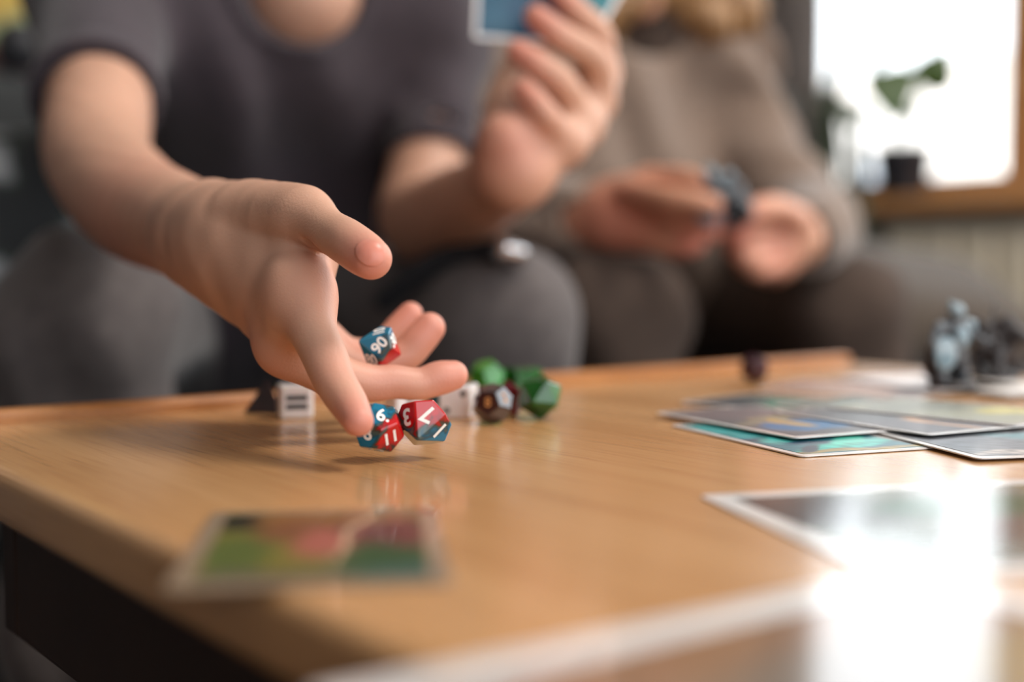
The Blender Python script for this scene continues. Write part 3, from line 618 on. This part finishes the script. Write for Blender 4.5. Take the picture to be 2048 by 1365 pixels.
# lone card in front of the dice
c0 = (TP(330,1178)+TP(905,1180)+TP(432,1026)+TP(872,1026))/4; c0.z = TOP+0.0003
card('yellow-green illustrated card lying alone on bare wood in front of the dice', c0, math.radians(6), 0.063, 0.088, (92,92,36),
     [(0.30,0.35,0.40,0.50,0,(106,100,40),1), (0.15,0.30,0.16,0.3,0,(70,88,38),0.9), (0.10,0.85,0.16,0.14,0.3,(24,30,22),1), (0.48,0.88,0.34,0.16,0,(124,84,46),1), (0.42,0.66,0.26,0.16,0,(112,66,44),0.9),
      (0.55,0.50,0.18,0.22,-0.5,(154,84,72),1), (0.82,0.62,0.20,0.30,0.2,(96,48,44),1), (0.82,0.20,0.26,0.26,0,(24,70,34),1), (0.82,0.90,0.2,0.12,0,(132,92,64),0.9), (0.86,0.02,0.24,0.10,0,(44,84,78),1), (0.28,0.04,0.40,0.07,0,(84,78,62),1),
      (0.655,0.62,0.012,0.42,-0.22,(206,176,140),1)], seed=3, border=0.005, white=M['sleeve'])  # last blob: thin pale curve, a reflection's edge painted into the art
# glossy sheets near the lens
corner = TP(1398,996); d1 = Vector((0.25,-0.968,0)).normalized(); d2 = Vector((0.968,0.25,0)).normalized()
c = corner+d1*0.055+d2*0.075; c.z = TOP+0.0003
card('large glossy white-bordered sheet with dark green art, partly under the nearest card', c, math.atan2(d2.y, d2.x), 0.15, 0.11, (120,124,118),
     [(0.12,0.75,0.2,0.25,0,(70,66,68),1), (0.45,0.7,0.2,0.16,0,(52,92,70),1), (0.45,0.35,0.25,0.16,0.3,(96,84,80),1), (0.85,0.5,0.2,0.5,0,(150,138,84),0.9)], seed=5, border=0.008, art=M['art_gloss'], group='large glossy sheets')
corner = TP(1795,1150); d1 = Vector((-0.81,-0.59,0)).normalized(); d2 = Vector((0.59,-0.81,0)).normalized()
c = corner+d1*0.075+d2*0.055; c.z = TOP+0.0012
card('large glossy white-bordered brown card lying over the corner of the green sheet', c, math.atan2(-d1.y, -d1.x), 0.15, 0.11, (142,108,84),
     [(0.5,0.5,0.4,0.3,0,(126,112,100),1), (0.85,0.3,0.25,0.3,0,(150,126,84),1)], seed=6, border=0.012, art=M['art_gloss'], group='large glossy sheets')
# overlapping spread of cards
W0, L0 = 0.066, 0.094
def ang(x, y): return math.atan2(y, x)
corner_card('teal and blue illustrated card at the near edge of the spread, mostly uncovered', 1602, 917, ang(-0.37,0.93), W0-0.004, L0+0.006, 0, (12,96,108),
     [(0.5,0.15,0.5,0.08,0.2,(48,170,156),1), (0.3,0.3,0.35,0.05,-0.4,(8,52,74),1), (0.7,0.28,0.3,0.07,0.5,(72,182,160),1), (0.35,0.5,0.3,0.08,0.7,(60,168,160),0.9), (0.8,0.45,0.25,0.06,-0.3,(20,70,60),1), (0.15,0.72,0.2,0.25,0.2,(40,150,150),0.9), (0.5,0.03,0.7,0.035,0,(150,128,70),1), (0.2,0.12,0.2,0.05,0.4,(6,40,60),1), (0.6,0.62,0.4,0.1,0.1,(16,64,70),1)], seed=11, streak=0.35)
corner_card('grey and blue card with a gold motif lying across the teal card', 1590, 889, ang(-0.46,0.89), W0-0.006, L0+0.006, 2, (88,84,86),
     [(0.5,0.28,0.42,0.18,0.1,(0,92,140),1), (0.45,0.42,0.10,0.22,0.5,(176,140,66),1), (0.55,0.62,0.16,0.10,-0.2,(150,136,80),1), (0.5,0.8,0.5,0.2,0,(104,92,94),1), (0.5,0.05,0.6,0.07,0,(66,62,64),1), (0.3,0.5,0.3,0.06,0.3,(120,110,92),0.9)], seed=12, streak=0.25)
corner_card('dark brown card with an orange diagonal stripe over the grey cards', 1856, 887, ang(-0.49,0.87), W0+0.004, L0, 3, (72,62,66),
     [(0.45,0.36,0.07,0.34,0.05,(204,142,74),1), (0.3,0.7,0.4,0.25,0,(58,56,58),1), (0.75,0.25,0.3,0.25,0,(86,74,74),1)], seed=13, streak=0.3)
corner_card('grey speckled card tucked under the brown striped card', 1955, 926, ang(-0.22,0.975), W0+0.01, L0, 1, (84,86,90),
     [(0.7,0.5,0.3,0.12,0,(40,104,112),1), (0.3,0.3,0.3,0.3,0,(70,72,80),1), (0.5,0.06,0.5,0.07,0,(150,138,130),1)], seed=14, streak=0.5)
corner_card('dark green card at the left rear of the spread', 1690, 842, ang(-0.72,0.69), W0, L0, 1, (40,52,48), [(0.45,0.5,0.4,0.3,0.3,(38,104,82),1), (0.7,0.2,0.3,0.15,0,(56,60,60),1), (0.2,0.8,0.3,0.2,0,(24,40,50),1)], seed=15, streak=0.3)
corner_card('olive green card lying in the middle of the spread beside the dark green card', 1880, 858, ang(-0.62,0.78), W0, L0, 2, (72,76,58), [(0.5,0.6,0.4,0.25,0.3,(54,88,70),1), (0.3,0.2,0.4,0.2,0,(92,92,60),1)], seed=16, streak=0.3)
corner_card('yellow and grey card at the window side of the spread', 2030, 872, ang(-0.66,0.75), W0, L0, 4, (132,128,100), [(0.75,0.3,0.3,0.14,0,(178,164,70),1), (0.5,0.75,0.5,0.25,0,(112,110,92),1)], seed=17, streak=0.2)
corner_card('pinkish brown card at the far side of the spread', 1835, 800, ang(-0.80,0.60), W0, L0, 0, (150,112,96), [(0.5,0.5,0.5,0.3,0,(168,130,112),1), (0.5,0.1,0.6,0.12,0,(104,72,64),1)], seed=18)
corner_card('card coloured pale like window glare behind the standing figure', 1872, 792, ang(-0.35,0.94), W0, L0, 2, (220,208,208), [(0.5,0.5,0.5,0.4,0,(226,216,214),1)], seed=19)  # pale print stands in for the window's reflection here
corner_card('card coloured pale like window glare beside the crouching dark figure', 2010, 800, ang(-0.30,0.95), W0, L0, 2, (222,212,206), [(0.5,0.4,0.5,0.3,0,(228,220,214),1), (0.5,0.9,0.5,0.1,0,(200,186,170),1)], seed=20)  # near-white colour imitates a second patch of window reflection
# held cards
def held(label, c, w, l, roll, tilt, base, blobs, seed):
    o = card(label, (0,0,0), 0, w, l, base, blobs, border=0.0028, seed=seed, group='cards in the raised hand')
    o.matrix_world = Matrix.Translation(c) @ Matrix.Rotation(tilt, 4, 'Z') @ Matrix.Rotation(math.pi/2, 4, 'X') @ Matrix.Rotation(roll, 4, 'Z')
    return o
held('teal-backed card held upright between the fingers of the raised hand', P(1052,-55,0.868), 0.066, 0.092, math.radians(-3), math.radians(6), (0,68,96), [(0.5,0.5,0.6,0.6,0,(0,78,106),0.8), (0.2,0.12,0.2,0.1,0,(30,90,118),0.9), (0.6,0.2,0.3,0.2,0,(0,70,104),1)], 31)
held('teal-backed card fanned out tilted behind the upright card in the raised hand', P(1160,-60,0.884), 0.066, 0.092, math.radians(-30), math.radians(6), (0,98,112), [(0.5,0.5,0.6,0.6,0,(0,112,122),0.8)], 32)

# ------------------------------------------------------------------ dice
def hull(verts, size, bev):
    bm = bmesh.new()
    for v in verts: bm.verts.new(Vector(v)*size)
    bmesh.ops.convex_hull(bm, input=bm.verts[:])
    bmesh.ops.dissolve_limit(bm, angle_limit=0.02, verts=bm.verts[:], edges=bm.edges[:])
    bmesh.ops.recalc_face_normals(bm, faces=bm.faces)
    faces = [(f.calc_center_median().copy(), f.normal.copy()) for f in bm.faces]
    if bev: bmesh.ops.bevel(bm, geom=bm.edges[:], offset=bev, segments=2, profile=0.5, affect='EDGES')
    return bm, faces
def d10v():
    c36 = math.cos(math.radians(36)); hh = 1.02; cz = hh*(1-c36)/(1+c36)
    return [(0,0,hh), (0,0,-hh)] + [(0.98*math.cos(math.radians(36*k)), 0.98*math.sin(math.radians(36*k)), cz*(1 if k % 2 == 0 else -1)) for k in range(10)]
phi = (1+5**0.5)/2
def d12v():
    v = [(x,y,z) for x in (-1,1) for y in (-1,1) for z in (-1,1)]
    for i in (-1,1):
        for j in (-1,1): v += [(0,i/phi,j*phi), (i/phi,j*phi,0), (i*phi,0,j/phi)]
    return [Vector(p)/3**0.5 for p in v]
def d20v():
    v = []
    for i in (-1,1):
        for j in (-1,1): v += [(0,i,j*phi), (i,j*phi,0), (i*phi,0,j)]
    return [Vector(p)/math.hypot(1,phi) for p in v]
d6v = [(x,y,z) for x in (-1,1) for y in (-1,1) for z in (-1,1)]
d8v = [(1,0,0),(-1,0,0),(0,1,0),(0,-1,0),(0,0,1),(0,0,-1)]
d4v = [(0.94,0,-0.33),(-0.47,0.82,-0.33),(-0.47,-0.82,-0.33),(0,0,1)]
def text_mesh(t, size):
    cu = bpy.data.curves.new('number', 'FONT'); cu.body = t; cu.size = size; cu.align_x = 'CENTER'; cu.align_y = 'CENTER'; cu.extrude = 0.00004; cu.offset = size*0.022
    cu.resolution_u = 4
    o = bpy.data.objects.new('number', cu); C.objects.link(o)
    dg = bpy.context.evaluated_depsgraph_get(); me = bpy.data.meshes.new_from_object(o.evaluated_get(dg)); bpy.data.objects.remove(o)
    me.materials.clear(); return me
CAMP = Vector((0, 0, CAMZ))
def basis(face_dir_local, up_local, view, up):
    """rotation taking the local face normal to 'view' and the local up to 'up'"""
    def fr(n, u): n = Vector(n).normalized(); u = Vector(u)-n*n.dot(Vector(u)); u.normalize(); return Matrix((u.cross(n), u, n)).transposed()
    return fr(view, up) @ fr(face_dir_local, up_local).inverted()
def die(name, label, verts, size, m, c, rotm, prints=(), bev=0.0006, pm=None, txt=0.006, group=None, rest=False):
    bm, faces = hull(verts, size, bev); o = bm_obj(name, bm, m); o.location = c; o.rotation_mode = 'QUATERNION'; o.rotation_quaternion = rotm.to_quaternion()
    if rest:
        lo = min((rotm @ v.co).z for v in o.data.vertices); o.location.z = TOP - lo + 0.0001
    tag(o, label, 'die', group)
    for (want, t, up) in prints:          # want: direction (image right, image up, towards lens); t: text or '*pips'; up: text top in the same frame
        wv = Vector((want[0], -want[2], want[1])).normalized()
        fc, fn = max(faces, key=lambda f: (rotm @ f[1]).dot(wv))
        uv = rotm.inverted() @ Vector((up[0], -up[2] if len(up) > 2 else 0, up[1])); uv = (uv-fn*fn.dot(uv)).normalized(); xv = uv.cross(fn)
        B = Matrix((xv, uv, fn)).transposed().to_4x4()
        items = []
        if t.startswith('*'):
            k = size*0.5
            for (px, py) in {'2': ((-1,-1),(1,1)), '3': ((-1,-1),(0,0),(1,1)), '1': ((0,0),), '4': ((-1,-1),(1,1),(-1,1),(1,-1)), '5': ((-1,-1),(1,1),(-1,1),(1,-1),(0,0))}[t[1:]]:
                b = bmesh.new(); bmesh.ops.create_circle(b, cap_ends=True, segments=16, radius=size*0.19); items.append((b, (px*k, py*k)))
        if items:
            for b, (px, py) in items:
                q = bm_obj('pip', b, pm, o); q.matrix_parent_inverse = Matrix(); q.matrix_basis = Matrix.Translation(fc+fn*0.00006) @ B @ Matrix.Translation((px, py, 0))
        elif t.startswith('|'):
            for k in range(int(t[1:])):
                b = box_bm((-size*0.15, -size*0.62, -0.00005), (size*0.15, size*0.62, 0.00006)); q = bm_obj('bar', b, pm if not t.endswith('3') else M['print_grey'], o)
                n_ = int(t[1:]); q.matrix_basis = Matrix.Translation(fc) @ B @ Matrix.Translation(((k-(n_-1)/2)*size*0.52, 0, 0))
        else:
            q = link('number', text_mesh(t, txt), pm or M['print_white'], o); q.matrix_basis = Matrix.Translation(fc+fn*0.00005) @ B
    return o
def euler(x, y, z): return (Matrix.Rotation(math.radians(z), 3, 'Z') @ Matrix.Rotation(math.radians(y), 3, 'Y') @ Matrix.Rotation(math.radians(x), 3, 'X'))
def cv(x, y, z): return Vector((x, -z, y))           # image right, image up, towards the lens
top_n = None
bm_, fs_ = hull(d10v(), 1, 0); bm_.free(); kite = max(fs_, key=lambda f: f[1].x*0.9+f[1].z)
# falling ten-sided die showing 7
apex = Vector((0,0,1))
r7 = basis(kite[1], apex, cv(0.16,0.30,0.94), cv(-0.38,-0.92,0))
die('ten_sided_die', 'red and blue marbled ten-sided die showing 7, falling in the air above the wood', d10v(), 0.0108, marble('red_blue_resin', r7.inverted() @ cv(-0.05,0.9,0.45), 0.0125, -0.02), P(847,846,0.466), r7,
    [((0.16,0.3,0.94),'7',(-0.45,-1)), ((-0.8,-0.2,0.5),'3',(0.4,-0.9)), ((-0.3,0.95,0.4),'0',(-0.3,0.9)), ((0.8,-0.5,0.4),'1',(-0.8,-0.5)), ((0.8,0.7,0.3),'5',(0.7,0.7))], txt=0.0088)
bm_, fs_ = hull(d12v(), 1, 0); bm_.free()
r12 = basis(fs_[0][1], fs_[1][1], cv(0.28,0.62,0.74), cv(0.1,1,-0.5))
die('twelve_sided_die', 'teal and grey marbled twelve-sided die showing 6 and 11 under the index fingertip', d12v(), 0.0102, marble('teal_grey_resin', r12.inverted() @ cv(0.85,-0.1,0.4), 0.015, -0.28), P(757,856,0.462), r12,
    [((0.25,0.6,0.7),'6.',(0.2,1)), ((0.3,-0.35,0.85),'11',(-0.45,1)), ((-0.3,-0.8,0.4),'12',(0.2,1)), ((-0.7,0.1,0.7),'8',(0,1))], txt=0.0070)
r90 = basis(kite[1], apex, cv(-0.20,0.26,0.94), cv(-0.95,0.25,0))
die('ten_sided_die', 'teal marbled ten-sided percentile die showing 90, resting on the open fingers', d10v(), 0.0100, marble('teal_resin', r90.inverted() @ cv(0.75,-0.65,0.1), 0.0125, -0.15), P(760,696,0.522), r90,
    [((-0.2,0.26,0.94),'90',(-0.75,0.62)), ((0.75,0.15,0.6),'30',(-0.95,0.2)), ((0.0,-0.8,0.6),'80',(0,1)), ((-0.6,0.75,0.2),'10',(-1,0))], txt=0.0068)
G = 'dice lying on the table'
def on(u, v): return TP(u, v)
die('six_sided_die', 'white six-sided die printed with dark bars, beside the black pyramid die', d6v, 0.0079, M['white_die'], TP(590,836), euler(0,0,16), [((-0.2,0,1),'|2',(1,0)), ((1,0,0.2),'|3',(0,1)), ((0,1,0),'|1',(1,0))], bev=0.0016, pm=M['print_dark'], group=G, rest=True)
die('four_sided_die', 'black pyramid-shaped four-sided die beside the white barred die', d4v, 0.0125, M['black_die'], TP(535,826), euler(0,0,80), bev=0.0005, group=G, rest=True)
die('six_sided_die', 'white six-sided die with two black pips on the face, touching the black numbered die', d6v, 0.0078, M['white_die'], TP(918,835), euler(0,0,-12), [((0.2,0,1),'*2',(0,1)), ((-1,0,0.2),'*3',(0,1)), ((0,1,0),'*5',(1,0))], bev=0.0014, pm=M['print_dark'], group=G, rest=True)
die('six_sided_die', 'plain white six-sided die half hidden behind the falling red die', d6v, 0.0070, M['white_die'], TP(806,834), euler(0,0,30), [((0,0,1),'*1',(0,1))], bev=0.0014, pm=M['print_dark'], group=G, rest=True)
die('twenty_sided_die', 'blue and red marbled twenty-sided die behind the white pipped die', d20v(), 0.0112, M['marble'], TP(884,820), euler(20,10,30), [((0,0.2,1),'4',(0,1))], group=G, rest=True, txt=0.005)
die('twelve_sided_die', 'black twelve-sided die with amber numbers beside the large green die', d12v(), 0.0098, M['black_die'], TP(985,848), basis(fs_[0][1], fs_[1][1], cv(-0.25,0.15,0.95), cv(0,1,-0.2)), [((-0.25,0.15,1),'8',(0,1)), ((0.7,0.4,0.6),'2',(0,1))], pm=M['print_amber'], group=G, rest=True)
die('eight_sided_die', 'dark red eight-sided die tucked behind the black die', d8v, 0.0105, M['red_die'], TP(1022,832), euler(54.7,0,20), [((0,0.2,1),'3',(0,1))], pm=M['print_amber'], group=G, rest=True, txt=0.005)
die('twenty_sided_die', 'large dark green twenty-sided die at the right end of the row of dice', d20v(), 0.0112, M['green_die'], TP(1080,838), basis((d20v()[0]+d20v()[1]+d20v()[2]), d20v()[0], cv(0.25,0.12,0.95), cv(0.1,1,0)), group=G, rest=True)
die('twelve_sided_die', 'bright green twelve-sided die behind the black die', d12v(), 0.0110, M['green_bright'], TP(976,798), euler(15,10,20), group=G, rest=True)
die('six_sided_die', 'dark green six-sided die behind the large green die', d6v, 0.0082, M['green_die'], TP(1042,797), euler(0,0,35), bev=0.0012, group=G, rest=True)
die('twelve_sided_die', 'dark plum twelve-sided die alone near the rear lip of the table', d12v(), 0.0094, M['plum_die'], TP(1508,768), euler(10,5,30), group=G, rest=True)

# ------------------------------------------------------------------ miniatures
def figure(name, label, base, s, rz, cat='figurine', rad=0.013):
    r = empty(name, base, rz); tag(r, label, cat)
    q = lambda x, y, z: (x*s, y*s, z*s)
    bm_obj('base', lathe_bm([(rad*1.0, 0), (rad*1.0, 0.002), (rad*0.88, 0.0035)], 28), M['mini_dark'], r)
    body = union([cone(q(-0.18,0,0.10), q(-0.12,0,0.42), 0.07*s, 0.085*s), cone(q(0.18,0.03,0.10), q(0.10,0,0.42), 0.07*s, 0.085*s), cone(q(-0.2,-0.1,0.09), q(-0.18,0.0,0.09), 0.05*s, 0.06*s),
                  cone(q(0,0,0.42), q(0,0,0.66), 0.13*s, 0.15*s), cone(q(-0.2,0,0.70), q(0.2,0,0.70), 0.08*s, 0.08*s), cone(q(0,-0.02,0.72), q(0,-0.03,0.84), 0.05*s, 0.08*s), ball(q(0,-0.03,0.87), 0.095*s),
                  chain([(q(0.22,0,0.70),0.06*s), (q(0.32,-0.12,0.52),0.05*s), (q(0.22,-0.28,0.56),0.045*s)]), chain([(q(-0.22,0,0.70),0.06*s), (q(-0.34,-0.06,0.52),0.05*s), (q(-0.30,-0.22,0.42),0.045*s)])], 0.03*s)
    sd_obj('body', body, 0.022*s, M['mini'], r)
    cl = union([cone(q(0,0.12,0.70), q(0.05,0.22,0.16), 0.12*s, 0.20*s), cone(q(-0.12,0.12,0.68), q(-0.12,0.20,0.2), 0.08*s, 0.12*s)], 0.05*s).cut(cone(q(0,-0.05,0.1), q(0,-0.02,0.7), 0.2*s, 0.12*s), 0.02*s)
    sd_obj('cloak', cl, 0.022*s, M['mini_dark'], r)
    hm = ell(q(0,-0.03,0.90), (0.10*s,0.11*s,0.10*s)).u(cone(q(0.0,0.02,0.96), q(0.02,0.12,1.02), 0.04*s, 0.015*s), 0.03*s).u(ell(q(0.21,0,0.73), (0.09*s,0.10*s,0.08*s)), 0.0).u(ell(q(0.02,-0.12,0.60), (0.11*s,0.06*s,0.13*s)))
    sd_obj('armour', hm, 0.02*s, M['mini_blue'], r)
    sd_obj('shield', ell(q(-0.32,-0.26,0.42), (0.16*s,0.035*s,0.20*s)), 0.014*s, M['mini_blue'], r)
    sd_obj('sword', cone(q(0.22,-0.30,0.48), q(0.30,-0.34,1.0), 0.022*s, 0.012*s).u(cone(q(0.16,-0.30,0.58), q(0.30,-0.30,0.56), 0.018*s, 0.018*s)), 0.012*s, M['mini'], r)
    return r
b = TP(1905,786); b.z = TOP+0.0032
figure('knight_figurine', 'grey-blue cloaked warrior figurine with shield standing among the cards', b, 0.047, math.radians(20))
def beast(name, label, base, s, rz):
    r = empty(name, base, rz); tag(r, label, 'figurine'); q = lambda x, y, z: (x*s, y*s, z*s)
    bm_obj('base', lathe_bm([(0.40*s, 0), (0.40*s, 0.05*s), (0.36*s, 0.09*s)], 28), M['mini_dark'], r)
    body = union([ell(q(0,0,0.45), (0.30*s,0.36*s,0.26*s)), cone(q(0,-0.25,0.55), q(0,-0.42,0.74), 0.15*s, 0.13*s), cone(q(0,-0.45,0.74), q(0,-0.62,0.68), 0.12*s, 0.07*s)] +
                 [chain([(q(sx*0.2,y,0.4),0.12*s), (q(sx*0.26,y-0.05,0.2),0.09*s), (q(sx*0.25,y-0.08,0.1),0.08*s)]) for sx in (-1,1) for y in (-0.18,0.2)] + [chain([(q(0,0.3,0.42),0.1*s), (q(0.1,0.5,0.3),0.06*s), (q(0.25,0.55,0.35),0.025*s)])], 0.06*s)
    sd_obj('body', body, 0.03*s, M['mini_dark'], r)
    for sx in (-1, 1):
        sd_obj('wing', ell(q(sx*0.32,0.12,0.78), (0.10*s,0.30*s,0.30*s), [Vector((0.8,0,-0.6*sx)), Vector((0,1,0)), Vector((0.6*sx,0,0.8))]), 0.03*s, M['mini_dark'], r)
    return r
b = TP(1990,766); b.z = TOP+0.0031
beast('beast_figurine', 'dark crouching winged beast figurine beside the standing warrior figurine', b, 0.036, math.radians(35))
hf = figure('held_figurine', 'small dark figurine held between the fingers of the person in the brown sweater', P(1482,438,1.075), 0.054, math.radians(-30))
hf.rotation_euler = (math.radians(35), math.radians(-25), math.radians(-30))

# ------------------------------------------------------------------ soft things and small things around the sofa
def pillow(name, label, c, size, thick, eul, m, pipe=None, group=None):
    n = 18; bm = bmesh.new(); g = {}
    for side in (1, -1):
        for i in range(n+1):
            for j in range(n+1):
                x, y = 2*i/n-1, 2*j/n-1; k = max(0, (1-x**4)*(1-y**4))**0.6; edge = i in (0,n) or j in (0,n)
                if edge and side == -1: g[(side,i,j)] = g[(1,i,j)]; continue
                pin = 1-0.10*(1-abs(y)**2)*(abs(x) > 0.5)*abs(x) ; pin2 = 1-0.10*(1-abs(x)**2)*(abs(y) > 0.5)*abs(y)
                g[(side,i,j)] = bm.verts.new((x*size[0]/2*pin, y*size[1]/2*pin2, side*k*thick/2))
        for i in range(n):
            for j in range(n):
                bm.faces.new((g[(side,i,j)], g[(side,i+1,j)], g[(side,i+1,j+1)], g[(side,i,j+1)]))
    o = bm_obj(name, bm, m, None, True); o.location = c; o.rotation_euler = eul; return tag(o, label, 'cushion', group)
pillow('cushion', 'dark cushion with pale grey pattern beside the knee of the person in the T-shirt', R(0.14,-0.56,0.50), (0.34,0.34), 0.13, (math.radians(62),0,ROT+math.radians(-20)), M['blob_cushion'])
pillow('cushion', 'dark brown velvet cushion at the end of the sofa near the radiator', R(1.56,-0.60,0.455), (0.40,0.34), 0.13, (math.radians(24),math.radians(8),ROT+math.radians(-25)), M['cushion_brown'])
plc = R(0.28,-1.02,0.78)
pz = union([ell((0,0,0.075), (0.10,0.07,0.078)), ball((0.04,-0.02,0.17), 0.06), ell((0.0,0,0.215), (0.016,0.014,0.04)), ell((0.075,-0.01,0.215), (0.016,0.014,0.04)), cone((-0.07,-0.02,0.05), (-0.11,-0.03,0.03), 0.03, 0.028), cone((0.07,-0.02,0.05), (0.11,-0.03,0.03), 0.03, 0.026)], 0.02)
po_ = sd_obj('plush_toy', pz, 0.005, M['plush']); po_.location = R(0.33,-1.01,0.745); po_.rotation_euler = (0,0,ROT); tag(po_, 'pastel patchwork plush toy sitting on top of the sofa back', 'toy')
sp = empty('speaker', R(0.32,-0.905,0.743), ROT); tag(sp, 'small black round speaker on top of the sofa back in front of the plush toy', 'speaker')
b_ = bm_obj('body', lathe_bm([(0.020,0),(0.026,0.006),(0.028,0.022),(0.025,0.04),(0.015,0.05),(0.004,0.051)], 28), M['pot'], sp, True)
bm_obj('grille_ring', lathe_bm([(0.0275,0.018),(0.0285,0.019),(0.0285,0.023),(0.0275,0.024)], 28), M['strap'], sp)
# strap with buckle over the knee
st = empty('strap', (0,0,0)); tag(st, 'black webbing strap with a shiny buckle lying over the grey trouser knee', 'strap')
path = [P(770,600,0.97), P(830,550,0.955), P(890,520,0.945), P(950,506,0.935), P(1000,502,0.925), P(1030,512,0.915)]
sd_obj('webbing', chain([(p_, 0.009) for p_ in path], 0.01), 0.0035, M['strap'], st)
bk = bm_obj('buckle', box_bm((-0.011,-0.008,-0.008), (0.011,0.008,0.008), 0.004, 3), M['metal'], st, True); bk.location = P(1020,506,0.908); bk.rotation_euler = (0.4,0.3,0.6)

# ------------------------------------------------------------------ plants
def leaf(name, parent, base, tip, width, m, droop=0.0, nrm=(0,-1,0.3), tear=False):
    base, tip = Vector(base), Vector(tip); d = tip-base; s = d.cross(Vector(nrm)).normalized(); up = s.cross(d).normalized(); bm = bmesh.new(); n = 10; rows = []
    for i in range(n+1):
        t = i/n; w = width*(math.sin(math.pi*min(1, t*1.0)**0.7) if not tear else (0.15+0.85*math.sin(math.pi*(0.12+0.88*t)**0.8)))*0.5
        c = base+d*t+up*(-droop*t*t*d.length+0.06*math.sin(t*3.14)*d.length)
        rows.append([bm.verts.new(c+s*w*k+up*abs(k)*w*0.25) for k in (-1,-0.5,0,0.5,1)])
    for A, B in zip(rows, rows[1:]):
        for i in range(4): bm.faces.new((A[i], A[i+1], B[i+1], B[i]))
    bmesh.ops.remove_doubles(bm, verts=bm.verts, dist=1e-5)
    bmesh.ops.solidify(bm, geom=bm.faces[:], thickness=0.0012)
    return bm_obj(name, bm, m, parent, True)
pp = P(1805,412,2.62); pp.z = WZ0
pt = empty('potted_plant', pp); tag(pt, 'small leafy plant in a black pot on the window sill', 'plant')
bm_obj('pot', lathe_bm([(0.046,0.0),(0.048,0.002),(0.060,0.090),(0.063,0.092),(0.063,0.104),(0.056,0.104),(0.052,0.085)]), M['pot'], pt, True)
bm_obj('soil', lathe_bm([(0.052,0.080),(0.052,0.088)]), M['soil'], pt)
def rel(u, v, d): return P(u, v, d)-pp
for (u1, v1, ub, vb, ut, vt, wd, dd) in [(1790,330,1766,135,1796,244,0.110,2.60), (1812,330,1846,180,1898,94,0.095,2.62), (1800,330,1712,205,1696,255,0.060,2.64), (1806,330,1820,240,1838,205,0.03,2.60), (1800,330,1745,130,1762,110,0.03,2.63)]:
    a_, b_, c_ = rel(u1,v1,2.62), rel(ub,vb,dd), rel(ut,vt,dd-0.03)
    mid = (a_+b_)/2+Vector((0,0,0.02)); sd_obj('stem', chain([(a_,0.0028), (mid,0.0026), (b_,0.0022)], 0.002), 0.0016, M['leaf'], pt)
    leaf('leaf', pt, b_, c_, wd, M['leaf'], 0.1, tear=True)
pq = R(1.83,-1.035,0.0)
sn = empty('snake_plant', pq); tag(sn, 'tall dark sword-leaved plant in a floor pot in the corner behind the sofa', 'plant')
bm_obj('pot', lathe_bm([(0.09,0),(0.092,0.004),(0.12,0.25),(0.125,0.252),(0.125,0.27),(0.112,0.27),(0.108,0.24)]), M['pot'], sn, True); bm_obj('soil', lathe_bm([(0.108,0.22),(0.108,0.235)]), M['soil'], sn)
r_ = random.Random(3)
for i in range(13):
    a = i*2.4; rr = 0.02+0.05*r_.random(); hgt = 0.62+0.16*r_.random()
    bse = Vector((rr*math.cos(a), rr*math.sin(a), 0.22)); tp_ = bse+Vector((0.07*math.cos(a)*r_.random()*1.2, 0.07*math.sin(a)*r_.random()*1.2, hgt*(0.75+0.25*r_.random())))
    leaf('leaf', sn, bse, tp_, 0.065, M['leaf_dark'], 0.0, nrm=(math.cos(a*1.7), math.sin(a*1.7), 0.1), tear=True)
print('scene built', len(bpy.data.objects))
